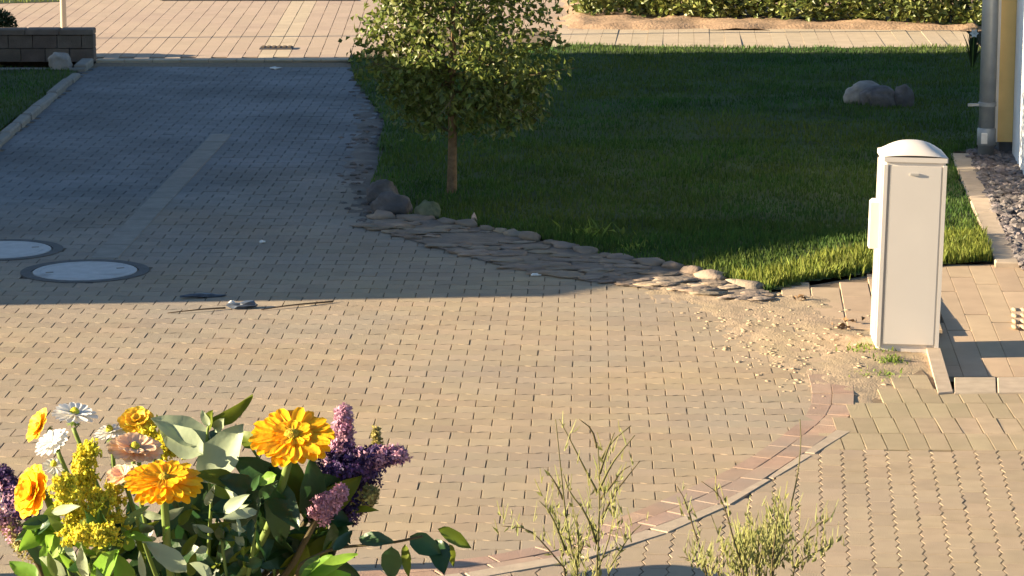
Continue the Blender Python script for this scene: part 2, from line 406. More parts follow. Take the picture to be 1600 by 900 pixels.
for c in range(-40, 60):
    for r in range(30, 120):
        x = c*W2; y = r*L2+(c % 2)*L2/2; wx, wy = loc2w(x, y, A2)
        if wy-L2/2 > y_split(wx)-.03 or not inside((wx, wy), fore) or not in_frame((wx, wy, 0), 60): continue
        zc.append((wx, wy, 0, -A2, (1, 1)))
lay('zigzag_paver', zm, zc, fbed, 300, .003, 5)
W3, L3 = .105, .34
rm = block_mesh('rectangular_paver', [(-W3/2+j, -L3/2+j), (W3/2-j, -L3/2+j), (W3/2-j, L3/2-j), (-W3/2+j, L3/2-j)], M['rectpaver'], .0012)
rc = []
y0 = None
o3 = G(1400, 704); 
for r in range(0, 9):
    for c in range(-30, 40):
        x = c*W3+(r % 2)*W3*.5+.02*r; y = L3/2+r*L3+.01
        dx, dy = loc2w(x, y, A2); wx, wy = o3.x+dx, o3.y+dy+0
        wx, wy = o3.x+x+y*math.tan(A2), o3.y+y-.02*x
        if not inside((wx, wy), fore) or not in_frame((wx, wy, 0), 80): continue
        rc.append((wx, wy, .003, -A2*.3, (1, 1)))
lay('rectangular_paver', rm, rc, fbed, 300, .003, 6)

# ---- sunken slab path right of the cabinet ------------------------------------
ZP = -.06
pa, pb = G(1483, 429, ZP), G(1545, 588, ZP); e1 = (pb-pa).normalized(); e2 = Vector((-e1.y, e1.x, 0))
if e2.x < 0: e2 = -e2
wsp = abs((G(1518, 428, ZP)-pa).dot(e2)); plen = (pb-pa).length
corner = [G(1462, 420, ZP), G(1700, 405, ZP), G(1760, 592, ZP), G(1492, 592, ZP), G(1470, 542, ZP)]
path = obj('slab_path', [tuple(pp) for pp in (G(1440, 411, -.014), G(1720, 408, -.014), G(1790, 592, ZP-.014), G(1490, 592, ZP-.014))], [(0, 1, 2, 3)], M['paver_bed']); struct(path, 'sunken path of long pale slabs')
def pq(i, t): return G(1477+35*i, 413, 0.0).lerp(G(1545+39.5*i, 588, ZP), t)
for i in range(-2, 7):
    cuts = sorted({0.0, 1.0} | {x for x in (.13+.07*(i % 3)+.36*k for k in range(3)) if .04 < x < .96})
    for t0, t1 in zip(cuts, cuts[1:]):
        q = [pq(i, t0), pq(i+1, t0), pq(i+1, t1), pq(i, t1)]; c = sum(q, Vector())/4
        q = [c+(p-c)*(1-.012) for p in q]
        if proj(q[0])[0] < 1425 or proj(c)[0] > 1680: continue
        z = [p.z-.03 for p in q]; V = [(p.x, p.y, p.z-.03) for p in q]+[(p.x, p.y, p.z-.003) for p in q]+[tuple(c+(p-c)*.97) for p in q]
        Fc = [(4*l+a, 4*l+(a+1) % 4, 4*l+4+(a+1) % 4, 4*l+4+a) for l in range(2) for a in range(4)]+[(8, 9, 10, 11)]
        Fc = [f[::-1] for f in Fc]; obj('slab', V, Fc, M['slab'], path)
# little patch of setts let into the path
for a in range(4):
    for b in range(3):
        c = G(1586+b*13, 484+a*9, -.026); v, f = rock((0, 0, 0), (.022, .055, .012), a*3+b, 1, .25)
        inst('sett', mesh('sett', v, f, M['slab'], True), path, c)
def kerbstone(px, z0, z1, name, parent, m=M['kerb']):
    pts = [G(u, v, z1) for u, v in px]; c = sum(pts, Vector())/len(pts); q = [((p-c).x, (p-c).y) for p in pts]
    if sum(q[i][0]*q[(i+1) % len(q)][1]-q[(i+1) % len(q)][0]*q[i][1] for i in range(len(q))) < 0: q = q[::-1]
    v, f = prism(q, z0-z1, 0, .006); return inst(name, mesh(name, v, f, m), parent, (c.x, c.y, z1))
kerbstone([(1447, 540), (1468, 540), (1489, 612), (1466, 614)], -.16, .012, 'kerb', path)
kerbstone([(1491, 589), (1556, 589), (1557, 613), (1491, 614)], -.16, .010, 'kerb', path)
kerbstone([(1558, 589), (1680, 588), (1690, 612), (1559, 613)], -.16, .012, 'kerb', path)

# slabs left of and behind the cabinet
sp = [G(1205, 462), G(1262, 444), G(1365, 426), G(1462, 418), G(1462, 540), G(1360, 545), G(1300, 500), G(1230, 482)]
path2 = obj('side_path', *sheet(sp, -.0125), M['paver_bed']); struct(path2, 'short slab path between lawn and cabinet')
for i in range(-14, 3):
    for r in range(5):
        L = .5; c = pa.copy(); c.z = 0; c += e2*(i+.5)*(wsp*1.25)+e1*(-.1+r*L+(i % 2)*.2)
        if inside(c, sp):
            v, f = box(0, 0, -.015, wsp*1.25-.006, L-.006, .03, 0, .004)
            inst('slab', mesh('slab', v, f, M['slab']), path2, (c.x, c.y, rng.gauss(0, .001)), (rng.gauss(0, .005), rng.gauss(0, .005), math.atan2(-e1.x, e1.y)))

# ---- lawns ---------------------------------------------------------------------
lawn_px = [(545, 93), (556, 130), (600, 188), (592, 250), (576, 300), (600, 338)] + stone_out[1:] + [(1255, 442), (1365, 425), (1470, 415), (1552, 412), (1486, 240), (1528, 236), (1560, 76), (1200, 76), (900, 73), (700, 90)]
lawn_poly = [G(u, v) for u, v in lawn_px]
lawnl_poly = [G(u, v) for u, v in [(-120, 318), (-4, 214), (60, 160), (118, 112), (-220, 106)]]
def hgt(x, y): return .012+.018*noise.noise(Vector((x*.9, y*.9, 1)))+.012*noise.noise(Vector((x*3, y*3, 5)))
def turf(name, poly, st):
    xs = [p.x for p in poly]; ys = [p.y for p in poly]; nx = int((max(xs)-min(xs))/st)+2; ny = int((max(ys)-min(ys))/st)+2
    idx = {}; V = []; Fc = []
    def vid(i, k):
        if (i, k) not in idx:
            x, y = min(xs)+i*st, min(ys)+k*st; idx[(i, k)] = len(V); V.append((x, y, hgt(x, y)))
        return idx[(i, k)]
    for i in range(nx):
        for k in range(ny):
            if inside((min(xs)+(i+.5)*st, min(ys)+(k+.5)*st), poly): Fc.append((vid(i, k), vid(i+1, k), vid(i+1, k+1), vid(i, k+1)))
    return obj(name, V, Fc, M['turf'], None, True)
def blades(name, pts, hs, m, parent=None, lean=.5, wd=.0045, seed=1):
    rs = np.random.RandomState(seed); p = np.array(pts, float); n = len(p); h = np.array(hs, float)
    a = rs.rand(n)*6.283; l = rs.rand(n)*lean; b = rs.rand(n)*6.283
    wv = np.stack([np.cos(a), np.sin(a), 0*a], 1)*(wd*(.7+.6*rs.rand(n)))[:, None]
    dv = np.stack([np.cos(b)*l, np.sin(b)*l, np.ones(n)], 1)*h[:, None]
    v = np.empty((n, 4, 3)); v[:, 0] = p-wv; v[:, 1] = p+wv; m1 = p+dv*np.array([.45, .45, .62]); v[:, 2] = m1+wv*.7; v[:, 3] = p+dv
    me = bpy.data.meshes.new(name); me.vertices.add(n*4); me.vertices.foreach_set('co', v.reshape(-1))
    fi = np.arange(n)[:, None]*4+np.array([[0, 1, 2, 3]]); me.loops.add(n*4); me.loops.foreach_set('vertex_index', fi.reshape(-1).astype(np.int32))
    me.polygons.add(n); me.polygons.foreach_set('loop_start', (np.arange(n)*4).astype(np.int32)); me.polygons.foreach_set('loop_total', np.full(n, 4, np.int32))
    me.update(); me.validate(); me.materials.append(m)
    o = bpy.data.objects.new(name, me); link(o, parent); o['kind'] = 'stuff'; WL[o.name] = Vector((0, 0, 0)); return o
def scatter(poly, n, rs, dens=None):
    xs = [p.x for p in poly]; ys = [p.y for p in poly]; out = []
    while len(out) < n:
        x = rs.uniform(min(xs), max(xs)); y = rs.uniform(min(ys), max(ys))
        if dens and rs.random() > dens(x, y): continue
        if inside((x, y), poly): out.append((x, y, hgt(x, y)-.003))
    return out
struct(turf('lawn', lawn_poly, .07), 'shaded front lawn'); struct(turf('side_lawn', lawnl_poly, .08), 'small lawn left of the drive')
rs = random.Random(11)
pts = scatter(lawn_poly, 110000, rs, lambda x, y: 1 if y < 20.5 else .55 if y < 25 else .35)
hs = []
for x, y, z in pts:
    c = noise.noise(Vector((x*1.7, y*1.7, 9))); hs.append(max(.014, .036+.022*c+rs.gauss(0, .009)))
g = blades('grass', pts, hs, M['grass'], seed=3); g['label'] = 'short green grass of the front lawn'; g['category'] = 'grass'
pts = scatter(lawnl_poly, 9000, rs); g = blades('grass', pts, [rs.uniform(.02, .05) for _ in pts], M['grass'], seed=4)
g['label'] = 'dark shaded grass left of the drive'; g['category'] = 'grass'
# brighter, taller fringe along the front edge and by the kerb
fr = [G(u, v) for u, v in [(1140, 436), (1200, 452), (1255, 440), (1365, 423), (1365, 396), (1290, 404), (1200, 430)]]
pts = scatter(fr, 2600, rs); f1 = [G(u, v) for u, v in [(1470, 416), (1550, 412), (1536, 372), (1475, 376)]]
pts += scatter(f1, 2600, rs)
g = blades('fringe_grass', pts, [rs.uniform(.03, .10) for _ in pts], M['grassdry'], seed=5); g['label'] = 'yellow green unmown grass along the front edge of the lawn'; g['category'] = 'grass'

# ---- rough dirt strip between drive and lawn, sand over the pavers -----------------
def lumpy(name, poly, st, m, fn):
    xs = [p.x for p in poly]; ys = [p.y for p in poly]; nx = int((max(xs)-min(xs))/st)+2; ny = int((max(ys)-min(ys))/st)+2
    idx = {}; V = []; Fc = []
    def vid(i, k):
        if (i, k) not in idx:
            x, y = min(xs)+i*st, min(ys)+k*st; idx[(i, k)] = len(V); V.append((x, y, fn(x, y)))
        return idx[(i, k)]
    for i in range(nx):
        for k in range(ny):
            if inside((min(xs)+(i+.5)*st, min(ys)+(k+.5)*st), poly): Fc.append((vid(i, k), vid(i+1, k), vid(i+1, k+1), vid(i, k+1)))
    return obj(name, V, Fc, m, None, True)
def edge_dist(x, y, poly):
    p = Vector((x, y)); d = 9
    for a, b in zip(poly, poly[1:]+poly[:1]):
        A, B = Vector((a.x, a.y)), Vector((b.x, b.y)); t = max(0, min(1, (p-A).dot(B-A)/max((B-A).length_squared, 1e-9))); d = min(d, (A+(B-A)*t-p).length)
    return d
sand_poly = [G(u, v) for u, v in [(1000, 425), (1060, 412), (1140, 434), (1200, 452), (1270, 448), (1362, 470), (1370, 540), (1452, 548), (1466, 600), (1400, 640), (1330, 660), (1275, 640), (1215, 610), (1120, 550), (1040, 490), (950, 458)]]
def sandz(x, y):
    e = min(1, edge_dist(x, y, sand_poly)/.35)
    return -.011+.015*e+.008*noise.noise(Vector((x*5, y*3.2, 2)))+.007*noise.noise(Vector((x*19, y*9, 4)))
o = lumpy('sand', sand_poly, .03, M['sand'], sandz); o['kind'] = 'stuff'; o['label'] = 'sandy dirt strewn over the pavers by the cabinet'
dirt_poly = [G(u, v) for u, v in [(548, 100), (575, 140), (612, 188), (606, 250), (600, 300), (615, 340), (560, 352), (530, 325), (512, 270), (540, 180), (535, 110)]]
def dirtz(x, y):
    e = min(1, edge_dist(x, y, dirt_poly)/.25)
    return -.014+.022*e+.014*noise.noise(Vector((x*4, y*3, 8)))+.008*noise.noise(Vector((x*14, y*10, 4)))
o = lumpy('dirt', dirt_poly, .045, M['roughdirt'], dirtz); o['kind'] = 'stuff'; o['label'] = 'rough dark dirt between drive and lawn'
mb = MB(); rs2 = random.Random(21)
for k in range(300):
    u, v = rs2.gauss(1200, 85), rs2.gauss(540, 48); c = G(u, v)
    if not inside(c, sand_poly): continue
    r = rs2.uniform(.005, .017); mb.add(*rock((c.x, c.y, max(sandz(c.x, c.y), 0)), (r*1.6, r*1.3, r*.3), k, 1, .3, rs2.random()*6))
o = mb.build('pebbles', M['sand'], None, True); o['kind'] = 'stuff'; o['label'] = 'small loose pebbles scattered on the sand'; mb = MB()
for k in range(160):
    c = G(rs2.uniform(515, 615), rs2.uniform(120, 350))
    if not inside(c, dirt_poly): continue
    r = rs2.uniform(.01, .03); mb.add(*rock((c.x, c.y, dirtz(c.x, c.y)+.004), (r*1.3, r*1.3, r*.6), k, 1, .3, rs2.random()*6))
o = mb.build('dirt_pebbles', M['boulder'], None, True); o['kind'] = 'stuff'; o['label'] = 'dark loose pebbles in the dirt strip beside the drive'
# ---- stone edging -------------------------------------------------------------------
so, si = chaikin([G(u, v) for u, v in stone_out]), chaikin([G(u, v) for u, v in stone_in])
ed = thing('stone_edging', 'crazy strip of flat field stones between court and lawn', 'stone edging', so[0])
mo = lumpy('mortar', list(si)+list(reversed(so)), .025, M['edging'], lambda x, y: .006+.004*noise.noise(Vector((x*19, y*15, 1)))+.009*noise.noise(Vector((x*6, y*5, 3)))); mo.parent = ed; mo.location = -wl(ed)
SO, SI = resample(so, 200), resample(si, 200); k = 0
t = 0.0
while t < .995:                                   # bigger stones bordering the grass
    i = int(t*199); c = SO[i]; r = rs2.uniform(.055, .12); dd = (SO[min(i+3, 199)]-SO[max(i-3, 0)])
    v, f = rock((0, 0, 0), (r*1.15, r*.8, r*rs2.uniform(.25, .42)), 100+k, 2, .5, math.atan2(dd.y, dd.x)); k += 1
    inst('stone', mesh('stone', v, f, M['edging'], True), ed, (c.x, c.y-.02, .012)); t += r*1.9/3.1
for q in range(120):
    i = rs2.randrange(200); s = rs2.random(); c = SO[i].lerp(SI[i], .12+.88*s); r = rs2.uniform(.03, .085)
    v, f = rock((0, 0, 0), (r*1.5, r*.85, r*.13), 300+q, 2, .7, rs2.uniform(-.5, .5), .3)
    inst('stone', mesh('stone', v, f, M['edging'], True), ed, (c.x, c.y, .006+rs2.uniform(0, .007)))

# ---- boulders -------------------------------------------------------------------------
def boulder(u, v, wpx, hpx, label, m, seed, boxy=.1, dep=.8, group=None, rough=.25):
    c = G(u, v); s = F/c.y; rx = wpx/2/s; rz = hpx/s*.62
    vv, f = rock((c.x, c.y, rz*.58), (rx, rx*dep, rz), seed, 4, rough, 0, boxy)
    o = obj('boulder', vv, f, m, None, True); return tag(o, label, 'boulder', group)
boulder(597, 315, 48, 36, 'pale rear boulder of the pair at the lawn corner', M['boulder'], 1, .2)
boulder(612, 337, 64, 38, 'large rounded grey boulder in front at the lawn corner', M['boulder'], 2.2, .05)
boulder(669, 342, 38, 30, 'small mossy round boulder right of the corner pair', M['boulderm'], 3.1)
boulder(1350, 165, 58, 38, 'large pale-edged boulder, left of the three on the lawn', M['stone'], 4.3, .1)
boulder(1374, 168, 56, 34, 'dark purple grey boulder in the middle of the lawn group', M['boulder'], 5.7, .25)
boulder(1410, 168, 34, 34, 'small brown boulder at the right of the lawn group', M['boulder'], 6.1, .2)
boulder(95, 111, 36, 28, 'white-topped boulder at the foot of the low garden wall', M['stone'], 7.9, .25)
c = G(741, 349); v, f = rock((c.x, c.y, .028), (.032, .03, .045), 9, 1, .4, .3, 0); v = [(c.x+(p[0]-c.x)*(1-.75*max(0, (p[2]-.01)/.07)), p[1], p[2]) for p in v]
tag(obj('stone_chip', v, f, M['pink']), 'small pinkish pointed stone chip at the lawn edge', 'stone')

# ---- left: kerb, low wall, bush, pole ---------------------------------------------------
kb = thing('lawn_kerb', 'row of worn concrete kerb stones between left lawn and drive', 'kerb', G(0, 226))
k0, k1 = G(-60, 276), G(118, 120); n = 12
for k in range(n):
    c = k0.lerp(k1, (k+.5)/n); L = (k1-k0).length/n; a = -math.atan2((k1-k0).x, (k1-k0).y)
    v, f = box(0, 0, 0, .10, L-.02, .12, 0, .015); v = [(p[0]+.008*noise.noise(Vector((p[0]*9, p[1]*9, k))), p[1], p[2]+.01*noise.noise(Vector((p[0]*5, p[1]*7, k+9)))) for p in v]
    inst('kerb_stone', mesh('kerb_stone', v, f, M['gutter']), kb, (c.x+rs2.gauss(0, .008), c.y, -.005+rs2.gauss(0, .006)), (rs2.gauss(0, .01), rs2.gauss(0, .03), a+rs2.gauss(0, .015)))
c = G(131, 103, .02); v, f = box(0, 0, 0, .13, .62, .10, 0, .012)
o = obj('loose_kerb_stone', v, f, M['gutter']); o.location = (c.x, c.y, .02); o.rotation_euler = (0, 0, -math.atan2((k1-k0).x, (k1-k0).y)); tag(o, 'single pale kerb stone lying at the corner of the low wall', 'kerb stone')
c = G(0, 109, .02); v, f = box(0, 0, 0, 2.0, .07, .08, 0, .01); o = obj('edging_strip', v, f, M['gutter']); o.location = (c.x-.1, c.y, .0); tag(o, 'thin pale edging strip behind the left lawn', 'edging')
wl0, wl1 = G(-120, 97), G(147, 97); H = .355; t = thing('garden_wall', 'low dark block wall at the left beside the drive', 'wall', wl0)
L = (wl1-wl0).length; nb = 7
for row in range(2):
    for k in range(nb+1):
        x0 = max(0, (k-.5*(row % 2))*L/nb); x1 = min(L, (k+1-.5*(row % 2))*L/nb)
        if x1-x0 < .05: continue
        v, f = box(0, 0, 0, x1-x0-.008, .20, H/2-.008-.03, 0, .006); inst('block', mesh('block', v, f, M['wallstone']), t, (wl0.x+(x0+x1)/2, wl0.y+.11+rs2.gauss(0, .003), (row+.5)*(H-.06)/2))
for k in range(5):
    v, f = box(0, 0, 0, L/5-.008, .24, .06, 0, .012); inst('cap_slab', mesh('cap_slab', v, f, M['cap']), t, (wl0.x+(k+.5)*L/5, wl0.y+.11, H-.028+rs2.gauss(0, .003)), (0, rs2.gauss(0, .004), 0))
pc = G(100, 60); t = thing('pole', 'slim cream painted pole standing behind the low wall', 'pole', pc)
obj('shaft', *tube([(pc.x, pc.y, 0), (pc.x, pc.y, 3.4)], .036, 16), M['pole'], t, True); obj('pole_foot', *lathe([(.07, 0), (.07, .02), (.045, .035), (.045, .06)], pc, 20), M['pole'], t)
obj('pole_cap', *lathe([(.04, 3.4), (.04, 3.42), (.01, 3.44)], pc, 16), M['dark'], t)

# ---- leaves ------------------------------------------------------------------------------
def leafquad(p, d, nrm, L, Wd, fold=.25):
    d = d.normalized(); s = d.cross(nrm); s = s.normalized() if s.length > 1e-5 else d.orthogonal().normalized(); n2 = s.cross(d)
    return [p, p+d*L*.45+s*Wd/2+n2*fold*Wd, p+d*L-n2*L*.12, p+d*L*.45-s*Wd/2+n2*fold*Wd, p+d*L*.5], [(0, 1, 4), (1, 2, 4), (2, 3, 4), (3, 0, 4)]
def rv(r): 
    while True:
        v = Vector((r.uniform(-1, 1), r.uniform(-1, 1), r.uniform(-1, 1)))
        if .05 < v.length < 1: return v.normalized()
def bushcloud(mb, centers, n, L, r, spread):
    for _ in range(n):
        c, rad = r.choice(centers); d = rv(r); k = rad*(.55+.5*r.random()**.6)
        p = c+Vector((d.x*k, d.y*k, d.z*k*spread)); mb.add(*leafquad(p, (d+rv(r)*.9+Vector((0, 0, .2))), (d+rv(r)*.8), L*r.uniform(.6, 1.25), L*r.uniform(.4, .65)))
# dark bush far left
c = G(-4, 90); r = random.Random(5); t = thing('bush', 'dark shaded bush at the left edge by the low wall', 'bush', c); mb = MB()
bushcloud(mb, [(c+Vector((0, .1, .3)), .20), (c+Vector((-.15, .1, .25)), .25), (c+Vector((-.1, 0, .42)), .16), (c+Vector((.02, 0, .15)), .15)], 5200, .05, r, 1)
o = mb.build('foliage', M['bush'], t); o['kind'] = 'stuff'
for k in range(5): obj('stem', *tube([c, c+Vector((r.uniform(-.15, .1), r.uniform(0, .2), .35))], [.012, .004], 5), M['twig'], t)

# ---- tree -----------------------------------------------------------------------------------
tb = G(706, 303); r = random.Random(8); t = thing('tree', 'young round-headed tree with slender trunk on the lawn corner', 'tree', tb)
top = tb+Vector((.02, .03, 1.0)); prof = []
tp = [tb+Vector((0, 0, -.03)), tb+Vector((0, 0, .03)), tb+Vector((.004, 0, .25)), tb+Vector((.008, .01, .5)), tb+Vector((.0, .02, .8)), tb+Vector((.02, .03, 1.25)), tb+Vector((.03, .02, 1.8))]
obj('trunk', *tube(tp, [.052, .042, .036, .034, .03, .02, .007], 12), M['bark'], t, True)
cc = tb+Vector((.07, .05, 1.36)); RX, RZ = .80, .98
tips = []
mbl = MB()
for k in range(34):
    z0 = r.uniform(.45, 1.5); a = k*2.399+r.uniform(-.3, .3); el = r.uniform(-.25, .9)
    d = Vector((math.cos(a)*math.cos(el), math.sin(a)*math.cos(el), math.sin(el)))
    p0 = tb+Vector((.01, .015, z0)); L = r.uniform(.5, .85)*(1 if z0 < 1.2 else .75); pts = [p0]
    for q in range(1, 6):
        d = (d+rv(r)*.16+Vector((0, 0, .03))).normalized(); pts.append(pts[-1]+d*L/5)
    mbl.add(*tube(pts, [.013*(1-.16*q) for q in range(6)], 5))
    for q in range(2, 6):
        tips.append(pts[q])
        for _ in range(2):
            d2 = (d+rv(r)*.9).normalized(); e = pts[q]+d2*r.uniform(.12, .28); mbl.add(*tube([pts[q], (pts[q]+e)/2+rv(r)*.015, e], [.005, .004, .002], 4)); tips.append(e)
mbl.build('limbs', M['twig'], t)
mb = MB(); nleaf = 0
for p in tips:
    q = p-cc
    for _ in range(15):
        o = p+Vector((r.gauss(0, .075), r.gauss(0, .075), r.gauss(0, .06))); q = o-cc
        e = (q.x/RX)**2+(q.y/RX)**2+(q.z/RZ)**2
        if e > 1.25 or o.z-tb.z < .40: continue
        d = (q.normalized()*.6+rv(r)+Vector((0, 0, -.25))); mb.add(*leafquad(o, d, (q.normalized()*.5+rv(r)*.8+Vector((0, 0, .5))), r.uniform(.04, .078), r.uniform(.028, .05))); nleaf += 1
for _ in range(420):              # clumps on the outside of the ball
    d = rv(r); k = .88+.16*noise.noise(d*2.3)+r.uniform(-.05, .05); c0 = cc+Vector((d.x*RX*k, d.y*RX*k, d.z*RZ*k))
    if c0.z-tb.z < .48: continue
    if noise.noise(d*3.2+Vector((4, 1, 7))) < -.12: continue
    for _ in range(9):
        o = c0+Vector((r.gauss(0, .05), r.gauss(0, .05), r.gauss(0, .045)))
        mb.add(*leafquad(o, d*.7+rv(r)+Vector((0, 0, -.2)), d*.6+rv(r)*.7+Vector((0, 0, .4)), r.uniform(.04, .075), r.uniform(.028, .048))); nleaf += 1
o = mb.build('crown', M['leaf'], t); o['kind'] = 'stuff'

# ---- far street, soil bed, hedge, slab walk -------------------------------------------------
A3 = -R(1.3)
st_poly = [G(-160, 93), G(150, 93), G(545, 91), G(560, 60), G(905, 40), G(905, 3), G(-160, -14)]
stb = obj('street', *sheet([G(-260, 96), G(540, 94), G(640, 92), G(900, 60), G(900, -30), G(-260, -30)], -.0135), M['paver_bed']); struct(stb, 'sunlit paved street behind the drive')
W4, L4 = .17, .5
s_m = block_mesh('street_paver', [(-W4/2+.003, -L4/2), (W4/2-.003, -L4/2), (W4/2-.003, L4/2-.0005), (-W4/2+.003, L4/2-.0005)], M['street'], .003)
s_p = block_mesh('street_slab', [(-W4/2+.003, -L4/2), (W4/2-.003, -L4/2), (W4/2-.003, L4/2-.0005), (-W4/2+.003, L4/2-.0005)], M['streetpale'], .003)
sc, scp = [], []
yb = G(300, 93).y
for r_ in range(0, 18):
    for c_ in range(-56, 18):
        x = c_*W4; y = yb+.15+(r_+.5*(c_ % 2)+.3)*L4; wx = x+(y-yb)*math.tan(A3)
        u, v = proj((wx, y, 0))
        if u < -40 or u > 930 or v < -12: continue
        if u > 540+ (93-v)*2.2 and v > 46: continue
        col = 420 < u-(76-v)*.55 < 462
        (scp if col else sc).append((wx, y, 0, -A3, (1, 1)))
lay('street_paver', s_m, sc, stb, 300, .002, 8)
lay('street_slab', s_p, scp, stb, 300, .002, 9)
for k in range(9):
    a, b = G(150, 94.5).lerp(G(545, 93.0), k/9), G(150, 94.5).lerp(G(545, 93.0), (k+1)/9); c = (a+b)/2
    v, f = box(0, 0, 0, (b-a).length-.006, .2, .04, 0, .002); inst('street_kerb', mesh('street_kerb', v, f, M['streetpale']), stb, (c.x, c.y+.06, -.015), (0, 0, math.atan2((b-a).y, (b-a).x)))
c = G(432, 76); v, f = box(c.x, c.y, .004, .37, .22, .03, 0, .004); dr = tag(obj('street_drain', v, f, M['plinth']), 'brown drain slot in the sunlit street', 'drain')
for k in range(6): obj('drain_bar', *box(c.x-.15+k*.06, c.y, .022, .035, .20, .01), M['soil'], dr)
vg = [G(-200, 12), G(96, 3), G(96, -60), G(-200, -60)]
pts = scatter(vg, 5000, rs); g = blades('verge_grass', [(x, y, 0) for x, y, z in pts], [rs.uniform(.04, .09) for _ in pts], M['grassdry'], wd=.008, seed=9); g['label'] = 'sunlit yellow grass verge beyond the street'; g['category'] = 'grass'
struct(obj('verge', *sheet(vg, .006), M['turf']))
struct(obj('road', *sheet([G(250, 1.5), G(560, 1.5), G(560, -120), G(250, -120)], .008), M['asphalt']), 'dark asphalt road at the far end of the street')
# slab walk in front of the hedge, and its soil bed
walk = [G(880, 72), G(1512, 77), G(1516, 44), G(1250, 42), G(880, 36)]
wk = obj('hedge_walk', *sheet(walk, -.0135), M['paver_bed']); struct(wk, 'sunlit slab walk in front of the hedge')
wa, wb = G(885, 73), G(1512, 77.5); dv = (wb-wa).normalized(); nv = Vector((-dv.y, dv.x, 0)); Lw = (wb-wa).length; n = 25; dep = 1.35
for k in range(-1, n+1):
    a0, a1 = wa+dv*k*Lw/n, wa+dv*(k+1)*Lw/n; up = Vector((math.sin(R(3.5)), math.cos(R(3.5)), 0))*2.6; q = [a0, a1, a1+up, a0+up]; c = sum(q, Vector())/4
    v, f = prism([((p-c).x*.985, (p-c).y*.997) for p in q], -.03, 0, .004)
    inst('walk_slab', mesh('walk_slab', v, f, M['streetpale']), wk, (c.x, c.y, rs2.gauss(0, .0015)), (rs2.gauss(0, .001), rs2.gauss(0, .003), 0))
bedp = [G(870, 46), G(1000, 47), G(1250, 47), G(1540, 49), G(1560, -60), G(870, -60)]
def bedz(x, y): return .05+.05*noise.noise(Vector((x*2, y*2, 1)))+.03*noise.noise(Vector((x*6, y*6, 7)))-(.06 if edge_dist(x, y, bedp) < .15 else 0)
o = lumpy('hedge_bed', bedp, .12, M['bedsoil'], bedz); struct(o, 'bare soil bed under the hedge')
h0, h1 = G(900, 29), G(1560, 47); t = thing('hedge', 'sunlit evergreen leafy hedge along the top right', 'hedge', (h0+h1)/2); r = random.Random(14); mb = MB()
hl = (h1-h0).length; hd = (h1-h0).normalized()
for k in range(9500):
    s = r.random()*hl; z = r.uniform(.10, 1.25) if r.random() < .92 else r.uniform(.04, .2); n_ = noise.noise(Vector((s*1.3, z*1.6, 3)))
    dp = r.random()**2*.5-.22*n_
    p = h0+hd*s+Vector((0, dp+.06*(1 if z < .2 else 0), z)); d = Vector((r.uniform(-1, 1), r.uniform(-1.1, .1), r.uniform(-.4, 1)))
    mb.add(*leafquad(p, d, Vector((r.uniform(-1, .6), -1, r.uniform(-.2, 1))), r.uniform(.07, .135), r.uniform(.04, .065)))
o = mb.build('foliage', M['hedge'], t); o['kind'] = 'stuff'
for k in range(26):
    s = (k+.5)*hl/26+r.uniform(-.08, .08); p = h0+hd*s+Vector((0, .35, 0)); obj('stem', *tube([p, p+Vector((r.uniform(-.1, .1), r.uniform(-.1, .1), .6)), p+Vector((r.uniform(-.2, .2), 0, 1.1))], [.02, .015, .006], 6), M['twig'], t)
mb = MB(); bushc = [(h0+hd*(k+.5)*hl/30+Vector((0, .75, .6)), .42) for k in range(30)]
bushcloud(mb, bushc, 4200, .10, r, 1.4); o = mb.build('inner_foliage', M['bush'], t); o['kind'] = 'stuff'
# flowering plant by the downpipe
c = G(1519, 108); t = thing('flowering_plant', 'dark strap-leaved plant with a white flower by the downpipe', 'plant', c); r = random.Random(3)
for k in range(34):
    a = r.uniform(0, 6.28); l = r.uniform(.03, .16); h = r.uniform(.2, .5); e = c+Vector((math.cos(a)*l, math.sin(a)*l, h)); m_ = c.lerp(e, .5)+Vector((0, 0, .06)); s = Vector((math.sin(a), -math.cos(a), 0))*.014
    obj('leaf', [c-s, c+s, m_-s, m_+s, e], [(0, 1, 3, 2), (2, 3, 4)], M['bush'], t)
fc = P(1522, 52, c.y-.22); obj('flower_stem', *tube([c, c.lerp(fc, .5), fc], .005, 5), M['stem'], t); 
for k in range(6):
    a = k*1.047; d = Vector((math.cos(a), -.25, math.sin(a))); obj('petal', *leafquad(fc, d, Vector((0, -1, 0)), .05, .045), M['whitep'], t)

# ---- house on the right ------------------------------------------------------------------------
q0 = G(1581, 246); ax = Vector((math.sin(R(5.5)), math.cos(R(5.5)), 0)); px_ = Vector((ax.y, -ax.x, 0))
s0 = F/q0.y*.983; yw = 29/s0
t = thing('house', 'white house with yellow corner strip at the right edge', 'house', q0)
def hb(name, a0, a1, p0, p1, z0, z1, m, parent=t):
    pts = [q0+ax*a0+px_*p0, q0+ax*a0+px_*p1, q0+ax*a1+px_*p1, q0+ax*a1+px_*p0]; v = [(p.x, p.y, z) for z in (z0, z1) for p in pts]
    return obj(name, v, [(3, 2, 1, 0), (4, 5, 6, 7), (0, 1, 5, 4), (1, 2, 6, 5), (2, 3, 7, 6), (3, 0, 4, 7)], m, parent)
hb('side_wall', -2.6, 0, 0, 4, .035, 2.6, M['whitewall']); hb('base', -2.55, -.004, .03, 3.9, -.2, .034, M['plinth'])
hb('corner_wall', .003, .32, -yw, 4, .13, 2.6, M['yellow']); hb('base', .03, .30, -yw+.05, 3.9, -.2, .129, M['plinth'])
hb('corner_trim', -.012, .0025, -yw-.014, -yw+.03, .13, 2.6, M['whitewall'])
hb('roof_slab', -2.8, .5, -yw-.12, 4.2, 2.603, 2.75, M['plinth'])
